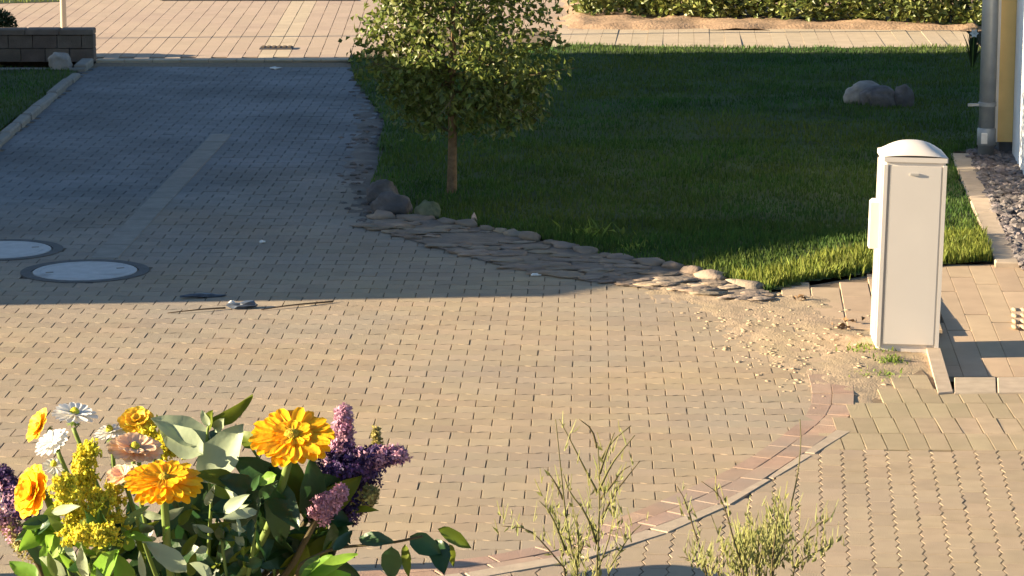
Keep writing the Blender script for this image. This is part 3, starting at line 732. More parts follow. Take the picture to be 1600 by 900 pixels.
# downpipe
dp = q0+px_*(-yw-.065)+ax*(-.085); pr = 12.5/s0
t = thing('downpipe', 'grey zinc downpipe at the corner of the house', 'downpipe', dp)
obj('pipe', *tube([(dp.x, dp.y, -.05), (dp.x, dp.y, 2.601)], pr, 20), M['zinc'], t, True)
zc = (246-165)/s0
obj('clamp', *lathe([(pr+.002, zc), (pr+.008, zc+.004), (pr+.008, zc+.034), (pr+.002, zc+.038)], dp, 24), M['zinc'], t); 
obj('clamp_bracket', *box(dp.x-.10, dp.y-.01, zc+.015, .13, .022, .022, .15), M['zinc'], t)
zc2 = (246-222)/s0
obj('inspection_sleeve', *lathe([(pr+.001, zc2-.02), (pr+.010, zc2-.012), (pr+.010, zc2+.12), (pr+.001, zc2+.13)], dp, 24), M['zinc'], t, True)
obj('inspection_hatch', *box(dp.x-.03, dp.y-pr-.008, zc2+.05, .05, .016, .09, 0, .004), M['paper'], t)
# kerb between lawn and gravel, gravel strip
kt = thing('gravel_kerb', 'pale concrete edging strip between lawn and gravel by the house', 'kerb', G(1485, 240))
ka, kb_ = G(1500, 240, .03), G(1574, 411, .03); n = 5
for k in range(n):
    a, b = ka.lerp(kb_, k/n), ka.lerp(kb_, (k+1)/n); c = (a+b)/2; v, f = box(0, 0, 0, .155, (b-a).length-.006, .14, 0, .008)
    inst('kerb_stone', mesh('kerb_stone', v, f, M['kerb']), kt, (c.x, c.y, -.035), (0, rs2.gauss(0, .006), math.atan2(-(b-a).x, (b-a).y)))
gv = [G(1512, 242), G(1556, 232), G(1584, 246), G(1640, 400), G(1640, 420), G(1592, 422)]
struct(obj('gravel_bed', *sheet(gv, -.01), M['soil'])); mb = MB(); r = random.Random(31); k = 0
while k < 1500:
    c = Vector((r.uniform(2.8, 4.5), r.uniform(18, 24.3), 0))
    if not inside(c, gv): continue
    q = r.uniform(.016, .042); mb.add(*rock((c.x, c.y, r.uniform(0, .035)), (q*1.2, q, q*.75), k, 1, .45, r.random()*6)); k += 1
o = mb.build('gravel', M['gravel']); o['kind'] = 'stuff'; o['label'] = 'grey crushed gravel strip along the house wall'

# ---- cabinet ---------------------------------------------------------------------------------------
fl, frr = G(1382, 545), G(1466, 545); s0 = F/fl.y*.983; wc = .355; hc = 1.125; dc = .38
bc = G(1419, 546)+Vector((0, dc/2, 0)); RZ_ = R(-2.0)
t = thing('utility_cabinet', 'tall white utility cabinet with domed lid standing on the paving', 'cabinet', bc)
t.rotation_euler = (R(-.3), R(1.2), RZ_); t.location.z = .0
def lp(v): return [(p[0]+bc.x, p[1]+bc.y, p[2]) for p in v]
def rbox(w_, d_, z0, z1, cr, taper=1.0, n=4, bev=0.0):
    pts = []
    for sx, sy, a0 in ((1, 1, 0), (-1, 1, 90), (-1, -1, 180), (1, -1, 270)):
        for k in range(n+1):
            a = R(a0+90*k/n); pts.append((sx*(w_/2-cr)+cr*math.cos(a), sy*(d_/2-cr)+cr*math.sin(a)))
    m_ = len(pts); v = [(x, y, z0) for x, y in pts]+[(x*taper, y*taper, z1) for x, y in pts]
    f = [(i, (i+1) % m_, m_+(i+1) % m_, m_+i) for i in range(m_)]+[tuple(range(m_, 2*m_)), tuple(range(m_-1, -1, -1))]
    return v, f
def cab(name, vf, m, smooth=False): return obj(name, lp(vf[0]), vf[1], m, t, smooth)
cab('body', rbox(wc-.012, dc-.012, -.03, hc-.045, .012), M['pillar'])
door = cab('door', box(.006, -dc/2-.001, (hc-.06)/2+.01, wc-.075, .014, hc-.10, 0, .0), M['pillar'])
for sx in (-1, 1):
    cab('corner_post', box(sx*(wc/2-.011), -dc/2+.002, (hc-.06)/2+.004, .022, .022, hc-.075), M['pillar'])
    cab('door_seam', box(.006+sx*(wc/2-.034), -dc/2-.0035, (hc-.06)/2+.01, .006, .008, hc-.10), M['pillarseam'])
cab('side_rib', box(-wc/2+.001, -dc/2+.075, (hc-.06)/2+.004, .014, .012, hc-.08), M['pillar'])
cab('side_rib', box(-wc/2+.001, dc/2-.06, (hc-.06)/2+.004, .014, .012, hc-.08), M['pillar'])
# domed lid: rim with a bulging roof
V = []; Fc = []; n = 14
for i in range(n+1):
    for k in range(n+1):
        x, y = -1+2*i/n, -1+2*k/n; e = max(abs(x), abs(y)); z = hc-.02+.072*(1-abs(x)**2.4)*(1-abs(y)**3.0*.85)
        V.append((x*(wc/2+.005), y*(dc/2+.005), z))
for i in range(n):
    for k in range(n): Fc.append((i*(n+1)+k, (i+1)*(n+1)+k, (i+1)*(n+1)+k+1, i*(n+1)+k+1))
lid = cab('lid', (V, Fc), M['pillar'], True)
cab('lid_rim', rbox(wc+.010, dc+.010, hc-.048, hc-.021, .006), M['pillar'])
o = obj('badge', lp(box(-.005, -dc/2-.012, hc-.115, .05, .006, .012, .0)[0]), box(0, 0, 0, 1, 1, 1)[1], M['pillarseam'], t)
cab('side_handle', box(-wc/2-.028, -.02, hc*.62, .05, .10, .28, 0, .015), M['pillar'])
cab('base_collar', rbox(wc-.03, dc-.03, -.04, .02, .01), M['kerb'])

# ---- weeds ------------------------------------------------------------------------------------------
def weed(u, v, n, h, label, m='weed', sp=.06, z=0.0):
    r = random.Random(int(u*7+v)); c = G(u, v, z); pts = [(c.x+r.gauss(0, sp), c.y+r.gauss(0, sp), z-.004) for _ in range(n)]
    t = thing('weed', label, 'weed', c); blades('leaves', pts, [r.uniform(.3, 1)*h for _ in pts], M[m], t, 1.2, .006, int(u))
    mb = MB()
    for p in pts[::3]:
        b = Vector(p)+Vector((0, 0, h*.4*r.random())); mb.add(*leafquad(b, rv(r)+Vector((0, 0, .5)), rv(r)+Vector((0, 0, 1)), h*.5, h*.28))
    o = mb.build('leaf_rosette', M[m], t); o['kind'] = 'stuff'
weed(1392, 563, 90, .035, 'small bright green weed in front of the cabinet base', sp=.05)
weed(1372, 585, 70, .03, 'low weed on the sand left below the cabinet', sp=.06)
weed(1352, 545, 70, .035, 'grass tuft at the left foot of the cabinet', sp=.07)
weed(1490, 392, 60, .12, 'leafy yellow green weed right of the cabinet', sp=.03)
weed(920, 372, 60, .14, 'tall thin weed on the front edge of the lawn', sp=.10)
weed(990, 392, 40, .09, 'low broadleaf weed at the lawn edge near the stones', sp=.08)
weed(1306, 430, 70, .09, 'bright grassy weed by the lawn edge left of the cabinet', 'grassdry', .07)
for k, (u, v) in enumerate(((1333, 503), (1245, 470), (1308, 512))):
    c = G(u, v); r = random.Random(k); mb = MB()
    for _ in range(5): mb.add(*leafquad(c+Vector((r.gauss(0, .02), r.gauss(0, .02), .012)), rv(r), rv(r)+Vector((0, 0, 1)), .05, .03, .5))
    tag(mb.build('dry_leaf', M['bark']), ['brown dry leaf clump left of the cabinet', 'brown dry leaf by the lawn corner on the sand', 'small brown leaf on the sand near the cabinet'][k], 'leaf')
# litter on the drive
def scrap(u, v, r3, m, label, seed, name='paper_scrap', cat='litter'):
    c = G(u, v); V, f = rock((c.x, c.y, r3[2]*.7+.003), r3, seed, 2, .9, .3); tag(obj(name, V, f, m), label, cat)
scrap(382, 481, (.085, .05, .022), M['foil'], 'crumpled dark film lying on the shadow edge', 3, 'crumpled_film')
scrap(363, 476, (.016, .016, .014), M['paper'], 'white scrap beside the crumpled dark film', 5)
scrap(315, 465, (.11, .03, .012), M['foil'], 'flat dark scrap with pale rim near the shadow edge', 8, 'flat_scrap')
scrap(409, 380, (.022, .02, .01), M['paper'], 'tiny white scrap on the shaded pavers', 11)
scrap(430, 108, (.05, .06, .012), M['paper'], 'pale scrap on the far end of the drive', 12)
scrap(836, 431, (.03, .02, .008), M['paper'], 'white chip on the stones near the shadow edge', 13)
for k, (a, b, c_) in enumerate((((262, 489), (315, 483), (352, 481)), ((408, 484), (450, 477), (520, 471)))):
    pp = [G(*a, .006), G(*b, .016), G(*c_, .008)]; pp = chaikin(pp); tag(obj('twig', *tube(pp, [.003+.004*i/len(pp) for i in range(len(pp))], 6), M['bark']), ['thin brown twig left of the crumpled film', 'thin brown twig right of the crumpled film'][k], 'twig')

# ---- things outside the frame whose shadows fall into it -------------------------------------------
XB = -15.0; tb_ = math.tan(SUN_B); te = math.tan(SUN_EL)/math.cos(SUN_B)
def cast(p): return p.y-(p.x-XB)*tb_, (p.x-XB)*te          # (depth, height) on the wall plane x = XB
d0, _ = cast(G(430, 470)); _, h0e = cast(G(880, 465)); d1, h1e = cast(G(1500, 352)); d3, _ = cast(G(340, 91))
dm = d1+2.6
t = thing('neighbour_house', 'neighbouring house left of the view whose shadow crosses the drive', 'house', (XB-4, (d0+d3)/2, 0))
def extr(name, prof, x0, x1, m):
    n = len(prof); v = [(x1, a, z) for a, z in prof]+[(x0, a, z) for a, z in prof]
    return obj(name, v, [tuple(range(n)), tuple(range(2*n-1, n-1, -1))]+[(i, n+i, n+(i+1) % n, (i+1) % n) for i in range(n)], m, t)
extr('wing_wall', [(d0, -.2), (dm, -.2), (dm, h1e-.05), (d1, h1e-.08), (d0, h0e-.08)], XB-7, XB, M['whitewall'])
extr('wing_roof', [(d0-.01, h0e-.075), (d1, h1e-.075), (dm, h1e-.045), (dm, h1e), (d1, h1e), (d0-.01, h0e)], XB-7.1, XB, M['roof'])
d3 -= 9*tb_
extr('main_wall', [(dm+.004, -.2), (d3, -.2), (d3, 7.0), ((dm+d3)/2, 9.2), (dm+.004, 7.0)], XB-9, XB, M['yellow'])
for a in (dm+1.2, dm+3.6, dm+6):
    w_ = obj('window', *box(XB+.002, a, 4.6, .03, 1.0, 1.3), M['whitewall'], t); obj('pane', *box(XB+.018, a, 4.6, .01, .86, 1.16), M['glass'], w_)
c = Vector((-2.75, G(650, 885).y, 0)); c.y -= (G(650, 885).x+2.75)*tb_*1.0; hp = (G(752, 884).x-c.x)*te
t = thing('shadow_post', 'unseen short post left of the view, added to cast a thin shadow', 'post', c); obj('post_shaft', *box(c.x, c.y, hp/2-.03, .09, .09, hp-.0, 0, .01), M['wood'], t); obj('post_cap', *lathe([(.05, hp-.035), (.055, hp-.02), (.02, hp+.0)], c, 12), M['dark'], t)  # unseen post, added only for the thin shadow along the bottom
tgt = G(985, 897); c = Vector((-2.9, tgt.y-.16-(tgt.x+2.9)*tb_, 0)); hz = (tgt.x-c.x)*te
t = thing('shadow_bowl', 'unseen bowl on a stem left of the view, added to cast a rounded shadow', 'shadow caster', c)  # unseen bowl on a stem, added only for its rounded shadow on the paving
obj('bowl', *lathe([(.05, hz-.07), (.24, hz-.02), (.29, hz+.04), (.27, hz+.04), (.2, hz), (.02, hz-.02)], c, 32), M['kerb'], t, True); obj('stem', *lathe([(.14, 0), (.12, .05), (.05, .1), (.045, hz-.08), (.07, hz-.06)], c, 20), M['kerb'], t)

# ================================================================== NEAR: shrubs, table, bouquet
def shrub(base_u, yd, lines, label, seed, leafn, cl):
    r = random.Random(seed); b = P(base_u, 900, yd); b.z = 0; b.y = yd-.15
    t = thing('broom_shrub', label, 'shrub', b, 'broom shrubs in front of the court'); lf = MB()
    for L in lines:
        dy = r.uniform(-.22, .22); pts = [P(u, v, yd+dy) for u, v in L]; rad0 = 3.0/F*yd*(.8 if len(L) > 2 else .6)
        first = pts[0]
        if L[0][1] >= 885:
            down = [b+Vector((r.uniform(-.03, .03), r.uniform(-.03, .03), -.02)), b.lerp(first, .45)+Vector((0, 0, .06))]; pts = down+pts
        pts = chaikin(pts, 1); n = len(pts)
        obj('twig', *tube(pts, [max(.0012, rad0*(1-.8*i/(n-1))) for i in range(n)], 6), M['broomtwig'] if r.random() < .6 else M['twig'], t, True)
        for i in range(n-1):
            a, c_ = pts[i], pts[i+1]; seg = (c_-a).length
            for _ in range(int(seg*70)):
                p = a.lerp(c_, r.random()); u, v = proj(p)
                if v < 640 or v > 930: continue
                if r.random() < cl(v): lf.add(*leafquad(p, (c_-a).normalized()+rv(r)*.8, rv(r), r.uniform(.012, .03), r.uniform(.004, .009), .2))
    for _ in range(leafn):
        L = r.choice(lines); i = r.randrange(len(L)-1); s = r.random(); u = L[i][0]*(1-s)+L[i+1][0]*s+r.gauss(0, 9); v = L[i][1]*(1-s)+L[i+1][1]*s+r.gauss(0, 9)
        if r.random() > cl(v)*.9: continue
        q = P(u, v, yd+r.uniform(-.2, .2)); d = Vector((r.uniform(-.4, .4), r.uniform(-.4, .4), 1)); lf.add(*tube([q, q+d*r.uniform(.02, .06)], [.0018, .0008], 3)); lf.add(*leafquad(q, d+rv(r)*.6, rv(r), r.uniform(.015, .035), r.uniform(.005, .010), .2))
    o = lf.build('leaves', M['broom'], t); o['kind'] = 'stuff'
cl = lambda v: max(.06, min(1, (v-700)/150))
sh1 = [[(905, 900), (890, 850), (882, 790), (877, 740), (872, 690), (868, 655)], [(932, 900), (935, 840), (937, 780), (936, 730), (934, 690), (931, 695)], [(934, 770), (915, 735), (895, 695), (874, 655)],
       [(936, 765), (955, 725), (975, 700), (992, 680)], [(937, 740), (950, 700), (960, 676)], [(938, 720), (955, 690), (986, 665)], [(940, 810), (960, 770), (980, 745), (1000, 720)], [(884, 860), (860, 800), (842, 782)],
       [(892, 900), (850, 850), (825, 825), (785, 822)], [(945, 900), (975, 850), (990, 830), (1002, 820)], [(933, 850), (915, 800), (890, 770), (880, 740)], [(930, 900), (950, 850), (957, 815), (962, 800)], [(900, 880), (915, 840), (928, 820)], [(880, 780), (868, 755), (858, 740)],
       [(938, 780), (958, 755), (972, 735), (985, 728)], [(933, 700), (925, 670), (905, 655)], [(905, 900), (878, 840), (865, 800)], [(898, 900), (905, 850), (900, 815)], [(920, 900), (900, 860), (885, 830)]]
sh2 = [[(1200, 900), (1220, 850), (1236, 790), (1247, 740), (1252, 690), (1250, 655)], [(1165, 900), (1148, 850), (1135, 800), (1122, 770), (1096, 752)], [(1105, 890), (1085, 830), (1070, 780), (1058, 760)], [(1122, 775), (1118, 755)],
       [(1200, 900), (1235, 860), (1270, 825), (1290, 812)], [(1182, 900), (1195, 840), (1205, 800), (1215, 775)], [(1205, 890), (1212, 830), (1217, 790)], [(1190, 900), (1175, 850), (1172, 820)], [(1170, 900), (1160, 860), (1152, 830)], [(1215, 840), (1225, 800), (1222, 785)],
       [(1235, 890), (1260, 870), (1300, 850)], [(1130, 900), (1100, 880), (1065, 870)], [(1160, 900), (1140, 870), (1128, 850)], [(1210, 880), (1225, 850), (1222, 830)], [(1180, 890), (1186, 850), (1183, 820)], [(1150, 900), (1165, 860), (1168, 845)], [(1195, 900), (1206, 860), (1200, 830)]]
shrub(915, 7.2, sh1, 'spindly yellow green broom shrub left of the pair at the bottom', 1, 420, cl)
shrub(1185, 7.0, sh2, 'lower bushy broom shrub right of the pair at the bottom', 2, 700, lambda v: max(.03, min(1, (v-770)/90)))
struct(obj('planting_bed', *sheet([(-3, 6), (4, 6), (4, 8.6), (-3, 8.6)], .004), M['soil']))

# balcony with table and vase (below the frame), bouquet above
YB = 2.6
ZB = 1.75
bal = thing('balcony', 'balcony floor under the viewer', 'balcony', (0, 1.2, 0)); obj('floor_slab', *box(-.2, 1.0, ZB-.1, 5, 4.6, .2), M['kerb'], bal)
for x in (-2.5, 2.1): obj('support_post', *box(x, 3.1, (ZB-.2)/2-.1, .18, .18, ZB-.2+.2-.002), M['wood'], bal)
tx, ty, tz = P(290, 900, YB).x, YB, 2.36
t = thing('balcony_table', 'small wooden balcony table under the bouquet', 'table', (tx, ty, ZB)); obj('tabletop', *box(tx, ty, tz-.015, .6, .5, .03, 0, .005), M['wood'], t)
for sx in (-1, 1):
    for sy in (-1, 1): obj('leg', *box(tx+sx*.26, ty+sy*.21, (ZB+tz-.03)/2, .04, .04, tz-.03-ZB), M['wood'], t)
vz = tz; vh = .22; vc = Vector((tx, ty, vz)); rimz = vz+vh
t = thing('vase', 'pale glazed vase holding the bouquet', 'vase', vc); obj('body', *lathe([(.05, 0), (.065, .03), (.07, .1), (.055, .17), (.06, vh), (.055, vh), (.05, .17), (.064, .1), (.058, .03), (.03, .012)], vc, 32), M['vase'], t, True)
mouth = vc+Vector((0, 0, vh-.02)); GR = 'cut flowers in the bouquet'
def stemline(p, r, bend=.04, a=None):
    b = mouth+Vector((r.uniform(-.035, .035), r.uniform(-.035, .035), -.12)); m1 = mouth+Vector(((p-mouth).x*.15, (p-mouth).y*.15, .03)); m2 = b.lerp(p, .75)+Vector((r.uniform(-bend, bend)*.3, 0, -.01)); return chaikin([b, m1, m2, p], 2)
def petal_mesh(L, Wd, m, cup=.15, notch=True, seed=0):
    V = []; Fc = []; nl, nw = 6, 4
    for i in range(nl+1):
        s = i/nl; wd = Wd*(.35+.65*math.sin(min(1, s*1.15)*math.pi*.55)**1.0)*(1 if s < .85 else (1-(s-.85)*3.2))
        for k in range(nw+1):
            q = -1+2*k/nw; V.append((L*s*(1-.05*q*q*(s > .8)), wd/2*q, cup*L*s*s*-.6+cup*L*.35*s+.10*Wd*(q*q)+.02*Wd*math.sin(k*3.1+seed)))
    for i in range(nl):
        for k in range(nw): Fc.append((i*(nw+1)+k, (i+1)*(nw+1)+k, (i+1)*(nw+1)+k+1, i*(nw+1)+k+1))
    return mesh('petal', V, Fc, m, True)
def flower(name, u, v, yd, diam, nrm, m, label, cat='flower', rows=((26, 1.0, .0), (25, .97, .05), (20, .45, .16)), wfac=.185, eye=.16, eyem='eye', seed=1, stem=True, cup=.07, em=None):
    r = random.Random(seed); c = P(u, v, yd); n = Vector(nrm).normalized(); t = thing(name, label, cat, c, GR)
    if stem:
        sp = stemline(c-n*.012, r); obj('stem', *tube(sp, [.0036 if name == 'gerbera' else .0021]*len(sp), 8), M['stem'], t, True)
    q = n.to_track_quat('Z', 'Y').to_matrix().to_4x4(); Rr = diam/2
    for ri, (cnt, sc, lift) in enumerate(rows):
        pm = [petal_mesh(Rr*sc, Rr*wfac*2*(1-.12*ri), m, cup, True, k) for k in range(3)]
        for k in range(cnt):
            a = 2*math.pi*(k+.5*(ri % 2))/cnt+r.gauss(0, .03); el = lift+r.gauss(0, .03)
            mt = q @ Matrix.Rotation(a, 4, 'Z') @ Matrix.Rotation(-el, 4, 'Y') @ Matrix.Translation((Rr*.08, 0, .0012*ri+r.uniform(0, .0008)))
            o = inst('petal', pm[k % 3], t, c); mt = Matrix.Translation(o.location) @ mt @ Matrix.Diagonal((r.uniform(.9, 1.06), r.uniform(.9, 1.1), 1, 1)); o.matrix_local = mt
    mb = MB()
    if eye > 0:
        for k in range(60):
            rr = Rr*eye*math.sqrt((k+.5)/60); a = k*2.3999; p = Vector((rr*math.cos(a), rr*math.sin(a), .004+.003*(1-(rr/(Rr*eye))**2)))
            mb.add(*rock(c+q.to_3x3() @ p, (.0016, .0016, .002), k, 1, .2))
        mb.build('flower_eye', M[eyem], t)
    mb = MB()
    for k in range(10):
        a = k*.628; d = q.to_3x3() @ Vector((math.cos(a), math.sin(a), -.25)); mb.add(*leafquad(c-n*.006, d, n, Rr*.4, Rr*.16, .05))
    mb.build('calyx', M['stem'], t)
    return t
K = F/YB
flower('gerbera', 456, 684, 2.50, 130/F*2.50, (.0, -.42, .88), M['orange'], 'large orange yellow gerbera at the right of the bouquet, face towards the viewer', seed=1)
flower('gerbera', 256, 752, 2.42, 118/F*2.42, (.05, -.30, .92), M['orange'], 'orange gerbera on a bare green stem low in the middle of the bouquet', seed=2, eye=.12, rows=((26, 1.0, -.1), (24, .94, .02), (18, .6, .2)))
flower('gerbera', 56, 770, 2.48, 84/F*2.48, (-.65, -.55, .35), M['orange'], 'orange yellow gerbera at the left of the bouquet turned sideways', seed=3, eye=.1, rows=((16, 1.0, .2), (14, .85, .45), (12, .6, .75)), wfac=.3)
flower('yellow_bloom', 66, 668, 2.62, 60/F*2.62, (-.7, -.35, .45), M['yellowp'], 'small yellow bloom at the upper left of the bouquet', seed=4, eye=.1, rows=((12, 1.0, .3), (10, .8, .6)), wfac=.34)
flower('white_daisy', 116, 650, 2.60, 72/F*2.60, (.12, -.12, .98), M['whitep'], 'white daisy seen edge on, topmost at the upper left of the bouquet', seed=5, rows=((18, 1.0, .05), (14, .8, .3)), eyem='gold')
flower('white_daisy', 82, 693, 2.55, 58/F*2.55, (-.35, -.42, .8), M['whitep'], 'white daisy between the yellow bloom and the left gerbera', seed=6, rows=((18, 1.0, .1), (12, .75, .3)), eye=.0)
flower('white_daisy', 84, 730, 2.56, 36/F*2.56, (.1, -.5, .8), M['whitep'], 'small white daisy just above the left gerbera', seed=7, rows=((14, 1.0, .1),), eyem='gold')
flower('white_daisy', 172, 677, 2.60, 50/F*2.60, (-.1, -.2, .95), M['whitep'], 'small white daisy left of the peach flowers', seed=8, rows=((16, 1.0, .0), (10, .7, .3)), eyem='gold')
flower('peach_bloom', 214, 662, 2.60, 58/F*2.60, (0, -.55, .8), M['yellowp'], 'ruffled yellow peach bloom at the top of the bouquet', seed=9, rows=((12, 1.0, .25), (12, .8, .6), (10, .55, .95)), wfac=.36, eye=0)
flower('peach_bloom', 210, 704, 2.52, 88/F*2.52, (.15, -.25, .95), M['peach'], 'wide pale peach bloom above the middle gerbera', seed=10, rows=((14, 1.0, .05), (12, .75, .3)), wfac=.32, eye=.14, eyem='gold')
flower('peach_bloom', 192, 745, 2.46, 52/F*2.46, (-.2, -.4, .9), M['peach'], 'small peach bloom left of the middle gerbera', seed=11, rows=((12, 1.0, .2), (8, .7, .5)), wfac=.34, eye=0)
# sprays of tiny florets
def spray(name, spine, rad, n, sz, mats, label, cat, seed, yd, four=True, taper=.35):
    r = random.Random(seed); pts = [P(u, v, yd+dy) for u, v, dy in spine]; t = thing(name, label, cat, pts[0], GR)
    sp = stemline(pts[0], r)+pts[1:]; obj('stem', *tube(sp, [.003]*len(stemline(pts[0], random.Random(1)))+[.0015]*(len(sp)-len(stemline(pts[0], random.Random(1)))), 6), M['stem'] if name != 'lilac_spray' else M['twig'], t, True)
    mbs = [MB() for _ in mats]; pp = resample(chaikin(pts), 40)
    for k in range(n):
        i = r.randrange(40); s = i/39; rr = rad/F*yd*(1-(1-taper)*s)*(.45+.6*r.random()**.7); d = rv(r); c = pp[i]+d*rr
        mi = min(len(mats)-1, int((s+r.gauss(0, .22))*len(mats))) if len(mats) > 1 else 0; mi = max(0, mi); mb = mbs[mi]; S = sz/F*yd*r.uniform(.7, 1.2)
        if four:
            nn = (d+rv(r)*.5).normalized(); a = nn.orthogonal().normalized(); b = nn.cross(a); g = r.random()*1.5; a, b = a*math.cos(g)+b*math.sin(g), b*math.cos(g)-a*math.sin(g)
            for w_ in (a, b, -a, -b): x = nn.cross(w_)*S*.32; mb.add([c, c+w_*S*.55+x, c+w_*S+nn*S*.18, c+w_*S*.55-x], [(0, 1, 2, 3)])
            e = c-nn*S*1.1; x = a*S*.12; mb.add([c-x, c+x, e+x, e-x], [(0, 1, 2, 3)])
        else: mb.add(*rock(c, (S*.5, S*.5, S*.65), k, 1, .3))
    for mb, m_ in zip(mbs, mats):
        if mb.v: o = mb.build('florets', M[m_], t); o['kind'] = 'stuff'
spray('lilac_spray', [(528, 735, 0), (532, 700, 0), (536, 668, -.01), (538, 640, -.01)], 32, 560, 8, ['lilacd', 'lilacp', 'lilacp'], 'upright pink lilac spray behind the right gerbera', 'lilac', 1, 2.60)
spray('lilac_spray', [(530, 738, 0), (565, 722, 0), (600, 710, -.01), (632, 712, -.01)], 34, 620, 8, ['lilacd', 'lilacd', 'lilacp'], 'purple lilac spray reaching right, tip over the pavers', 'lilac', 2, 2.58)
spray('lilac_spray', [(520, 730, 0), (545, 730, -.01), (575, 735, -.01)], 44, 820, 8, ['lilacd'], 'dark purple lilac spray in the middle of the lilacs', 'lilac', 3, 2.62, taper=.7)
spray('lilac_spray', [(500, 800, 0), (520, 785, -.01), (535, 765, -.02)], 26, 300, 8, ['lilacp'], 'pale pink lilac spray lowest of the lilacs', 'lilac', 4, 2.54)
spray('lilac_spray', [(545, 800, 0), (565, 785, 0), (580, 770, 0)], 24, 280, 8, ['lilacd', 'lilacb'], 'dark lilac buds with yellow green tips under the lilacs', 'lilac', 5, 2.58, taper=.6)
spray('lilac_spray', [(590, 705, .02), (588, 680, .02), (588, 668, .02)], 12, 70, 7, ['lilacb'], 'small yellowish lilac bud tip above the purple spray', 'lilac', 6, 2.60)
spray('lilac_spray', [(40, 800, 0), (20, 770, 0), (2, 735, 0)], 34, 460, 8, ['lilacd', 'lilacp', 'lilacd'], 'violet lilac spray at the left edge of the photo', 'lilac', 7, 2.60)
spray('lilac_spray', [(50, 860, 0), (15, 825, 0), (-10, 805, 0)], 26, 260, 8, ['lilacb', 'lilacp'], 'faded lilac spray under the violet one at the left edge', 'lilac', 8, 2.58)
def golden(lst, label, seed, yd, wide=42, n=1300):
    r = random.Random(seed+40); pts = [P(u, v, yd+dy) for u, v, dy in lst]; t = thing('goldenrod', label, 'goldenrod', pts[0], GR)
    st = stemline(pts[0], r); sp = st+pts[1:]; obj('stem', *tube(sp, [.0025]*len(st)+[.0015]*(len(sp)-len(st)), 6), M['stem'], t, True)
    pp = resample(chaikin(pts), 30); fl = MB(); tw = MB(); per = n//26
    for k in range(26):
        i = r.randrange(30); a = rv(r); a.z = abs(a.z)*.6+.15; L = wide/F*yd*r.uniform(.5, 1.25)*(1-.5*i/29); e = pp[i]+a.normalized()*L; mdl = pp[i].lerp(e, .5)+Vector((0, 0, .004))
        br = resample(chaikin([pp[i], mdl, e+Vector((0, 0, -.004))]), 12); tw.add(*tube(br, .0006, 3))
        for _ in range(per):
            s_ = .2+.8*r.random(); c = br[min(11, int(s_*11.9))]+rv(r)*r.uniform(.001, .006); S = r.uniform(.0011, .0026); fl.add(*leafquad(c, rv(r)+Vector((0, 0, .4)), rv(r), S*2, S*1.5, .3))
            if r.random() < .5: fl.add(*rock(c, (S*.7, S*.7, S), int(s_*50), 1, .2))
    o = fl.build('florets', M['gold'], t); o['kind'] = 'stuff'; o = tw.build('branchlets', M['stem'], t); o['kind'] = 'stuff'
golden([(150, 800, 0), (135, 760, 0), (125, 725, 0), (140, 705, 0)], 'yellow goldenrod plume left of the peach blooms', 1, 2.50)
golden([(120, 820, 0), (105, 785, -.01), (100, 755, -.01)], 'yellow goldenrod plume beside the left gerbera', 2, 2.46)
golden([(165, 830, 0), (160, 800, 0), (172, 765, 0)], 'yellow goldenrod plume under the peach blooms', 3, 2.46)
golden([(250, 720, 0), (262, 700, 0), (270, 680, 0)], 'small goldenrod plume between peach bloom and pale leaves', 4, 2.58)
golden([(235, 690, 0), (222, 680, 0), (215, 672, 0)], 'goldenrod tuft behind the yellow peach bloom', 6, 2.60)
golden([(165, 850, 0), (135, 838, -.02), (112, 845, -.02)], 'thin goldenrod tip lying over the dark leaves', 5, 2.42)
# leaves with a real blade: midrib fold and curl
def blade(p, tip, nrm, Wd, m, parent, curl=.12, fold=.14, shape=1.0, seed=0):
    d = tip-p; L = d.length; d = d/L; s = d.cross(Vector(nrm)).normalized(); n2 = s.cross(d); V = []; Fc = []; nl, nw = 9, 4
    for i in range(nl+1):
        q = i/nl; wd = Wd*(math.sin(math.pi*min(1, q**(.75*shape)))**.8)*.5+Wd*.01
        for k in range(nw+1):
            x = -1+2*k/nw; V.append(p+d*L*q+s*wd*x*(1+.05*math.sin(q*17+k+seed))+n2*(fold*Wd*(abs(x)**1.3)+curl*L*(q-q*q)*1.5+.015*L*math.sin(q*8+seed+x)))
    for i in range(nl):
        for k in range(nw): Fc.append((i*(nw+1)+k, (i+1)*(nw+1)+k, (i+1)*(nw+1)+k+1, i*(nw+1)+k+1))
    return obj('leaf', V, Fc, M[m], parent, True)
def leafstem(name, label, path_px, leaves, yd, seed, cat='leaf sprig', rooted=True, rad=.003, sm='stem'):
    r = random.Random(seed); pts = [P(u, v, yd+dy) for u, v, dy in path_px]; t = thing(name, label, cat, pts[0], GR)
    sp = (stemline(pts[0], r) if rooted else [])+pts[1:]; sp = chaikin(sp, 1); obj('stem', *tube(sp, [rad*(1-.6*i/len(sp)) for i in range(len(sp))], 7), M[sm], t, True)
    for q, (u0, v0, u1, v1, wpx, m_, nx, ny, nz_) in enumerate(leaves):
        a, b = P(u0, v0, yd+r.uniform(-.01, .01)), P(u1, v1, yd+r.uniform(-.03, .02)); blade(a, b, (nx, ny, nz_), wpx/F*yd, m_, t, r.uniform(.02, .16), .14, 1, q+seed)
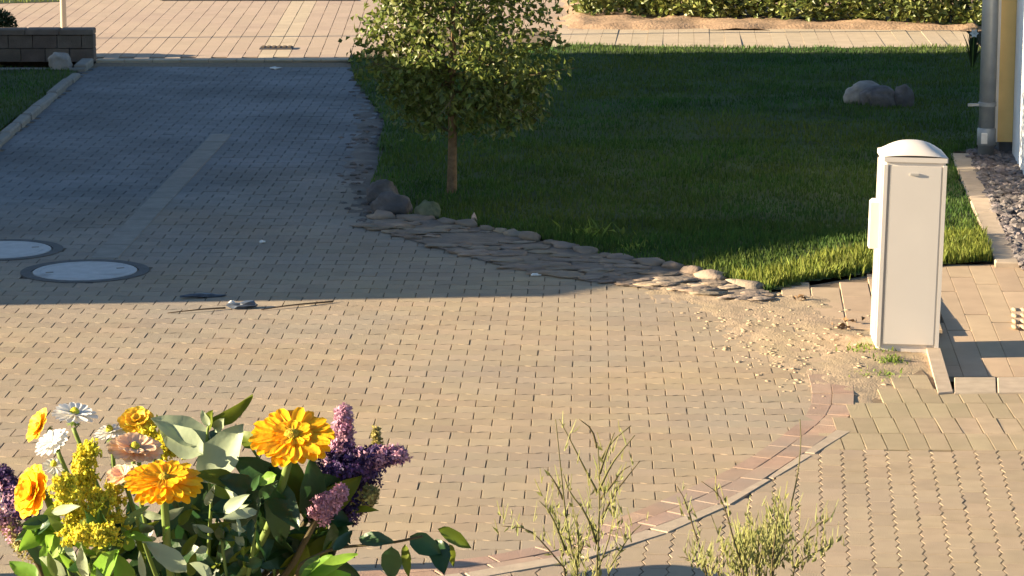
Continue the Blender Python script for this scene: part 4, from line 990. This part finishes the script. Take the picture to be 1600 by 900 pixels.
leafstem('eucalyptus_sprig', 'sprig of large pale green rounded leaves at the top of the bouquet', [(330, 790, 0), (325, 730, 0), (322, 680, 0), (332, 645, 0)],
         [(318, 752, 382, 662, 62, 'euca', -.2, -1, .25), (330, 690, 236, 655, 46, 'euca', 0, -.9, .6), (318, 712, 250, 668, 48, 'euca', .2, -1, .3), (325, 665, 395, 616, 34, 'olive', .3, -.8, -.5), (326, 668, 334, 640, 22, 'olive', -.6, -.8, 0), (336, 672, 352, 652, 18, 'euca', 0, -1, .2), (322, 690, 345, 670, 16, 'darkleaf', 0, -1, .2), (326, 665, 316, 640, 16, 'euca', -.5, -1, .2)], 2.56, 1)
leafstem('leaf_sprig', 'olive leaf poking out left of the right gerbera', [(420, 740, 0), (400, 710, 0), (392, 698, 0)], [(405, 700, 372, 676, 26, 'olive', 0, -1, .4)], 2.58, 2)
dl = []; r = random.Random(77)
def rleaves(n, u0, u1, v0, v1, L0, L1, w0, w1, mats):
    out = []
    for _ in range(n):
        u, v = r.uniform(u0, u1), r.uniform(v0, v1); a = r.uniform(-2.9, -.2) if r.random() < .55 else r.uniform(.1, 3.0); L = r.uniform(L0, L1)
        out.append((u, v, u+math.cos(a)*L, v+math.sin(a)*L, r.uniform(w0, w1), r.choice(mats), r.uniform(-.8, .8), -1, r.uniform(-.3, .9)))
    return out
D = ['darkleaf', 'darkleaf', 'darkleaf', 'darkleaf', 'olive']
leafstem('leaf_sprig', 'dark leafy sprig under the right gerbera', [(430, 900, 0), (425, 840, 0), (420, 780, 0), (425, 740, 0)], rleaves(30, 370, 490, 745, 910, 60, 110, 34, 56, D), 2.56, 3)
leafstem('leaf_sprig', 'dark leafy sprig in the middle of the bouquet', [(330, 900, 0), (335, 850, 0), (340, 800, 0), (350, 760, 0)], rleaves(26, 270, 400, 775, 915, 55, 105, 30, 52, D), 2.60, 4)
leafstem('leaf_sprig', 'dark leafy sprig under the goldenrod', [(180, 910, 0), (170, 870, 0), (160, 830, 0)], rleaves(24, 90, 260, 815, 915, 50, 95, 30, 48, D), 2.54, 5)
leafstem('leaf_sprig', 'dark leafy sprig under the lilacs', [(500, 910, 0), (495, 860, 0), (500, 810, 0)], rleaves(16, 455, 535, 755, 880, 45, 80, 28, 42, D)+[(540, 798, 592, 798, 14, 'olive', 0, -1, .8), (528, 815, 548, 850, 22, 'darkleaf', 0, -1, 0)], 2.58, 6)
leafstem('leaf_sprig', 'bright green leaf fan at the bottom right of the bouquet', [(470, 930, 0), (475, 905, 0), (480, 898, 0)], [(470, 905, 560, 868, 34, 'brightleaf', 0, -.6, .9), (474, 905, 548, 900, 30, 'brightleaf', 0, -.6, .9), (476, 900, 520, 868, 22, 'brightleaf', -.2, -.6, .9), (470, 905, 500, 868, 24, 'stem', 0, -.7, .7)], 2.44, 7)
leafstem('leaf_sprig', 'bright green drooping leaves at the left under the gerbera', [(110, 900, 0), (95, 850, 0), (85, 815, 0)], [(88, 805, 28, 862, 38, 'brightleaf', .4, -1, .4), (92, 808, 62, 850, 24, 'brightleaf', 0, -1, .5), (105, 880, 74, 820, 26, 'brightleaf', -.3, -1, .3), (60, 905, 15, 880, 30, 'brightleaf', 0, -.7, .8), (100, 900, 60, 872, 30, 'euca', 0, -.7, .8), (70, 850, 90, 925, 28, 'brightleaf', -.4, -1, .2)], 2.46, 8)
leafstem('leaf_sprig', 'mid green veined leaves at the lower left of the bouquet', [(190, 920, 0), (180, 890, 0)], [(150, 915, 188, 858, 44, 'brightleaf', 0, -.9, .6), (200, 915, 178, 862, 34, 'brightleaf', .2, -1, .4), (135, 905, 128, 850, 22, 'euca', -.3, -1, .2), (175, 880, 150, 905, 28, 'euca', 0, -1, .5)], 2.42, 9)
leafstem('leaf_sprig', 'pale green narrow leaves around the bare gerbera stem', [(275, 920, 0), (272, 900, 0)], [(292, 895, 228, 848, 34, 'euca', .2, -.9, .6), (330, 905, 296, 880, 26, 'euca', 0, -.8, .7), (350, 800, 392, 772, 20, 'euca', 0, -1, .5), (400, 800, 345, 812, 18, 'euca', 0, -1, .5), (225, 905, 218, 860, 12, 'euca', 0, -1, 0)], 2.40, 10)
leafstem('leaf_sprig', 'broad dark leaf drooping under the pale leaves', [(400, 800, 0), (395, 775, 0)], [(400, 770, 340, 748, 40, 'darkleaf', 0, -.7, .8), (395, 785, 330, 800, 40, 'darkleaf', 0, -.6, .9), (418, 752, 468, 830, 46, 'darkleaf', .3, -1, .2), (410, 765, 350, 860, 48, 'darkleaf', -.4, -1, .2), (430, 760, 440, 850, 40, 'darkleaf', .1, -1, .2), (375, 755, 300, 742, 34, 'olive', 0, -.6, .9), (432, 742, 404, 758, 22, 'brightleaf', 0, -.8, .6)], 2.52, 11)
S1 = ['brightleaf', 'olive', 'darkleaf', 'euca', 'stem']; S2 = ['euca', 'darkleaf', 'darkleaf', 'olive']
leafstem('leaf_sprig', 'tangle of small green leaves below the goldenrod', [(150, 920, 0), (140, 880, 0), (130, 830, 0)], rleaves(46, 60, 260, 800, 910, 22, 55, 10, 24, S1), 2.44, 21)
leafstem('leaf_sprig', 'tangle of small pale leaves right of the bare gerbera stem', [(360, 920, 0), (350, 880, 0), (345, 820, 0)], rleaves(40, 280, 420, 760, 910, 20, 48, 9, 20, S2), 2.47, 22)
leafstem('leaf_branch', 'leafy branch sticking out to the right of the bouquet', [(470, 880, 0), (520, 856, 0), (570, 852, 0), (615, 848, -.01), (660, 838, -.02)],
         [(562, 842, 618, 850, 28, 'darkleaf', 0, -.7, .7), (612, 852, 612, 902, 34, 'darkleaf', 0, -1, .1), (634, 850, 640, 902, 18, 'olive', -.5, -1, .1), (640, 838, 690, 868, 34, 'darkleaf', 0, -.9, .4), (682, 845, 694, 900, 36, 'darkleaf', .1, -1, .1), (684, 826, 735, 857, 24, 'olive', 0, -.8, .6), (702, 850, 708, 885, 14, 'olive', .6, -1, 0), (520, 862, 550, 830, 18, 'darkleaf', 0, -1, .4)], 2.50, 12, rad=.0028, sm='twig')
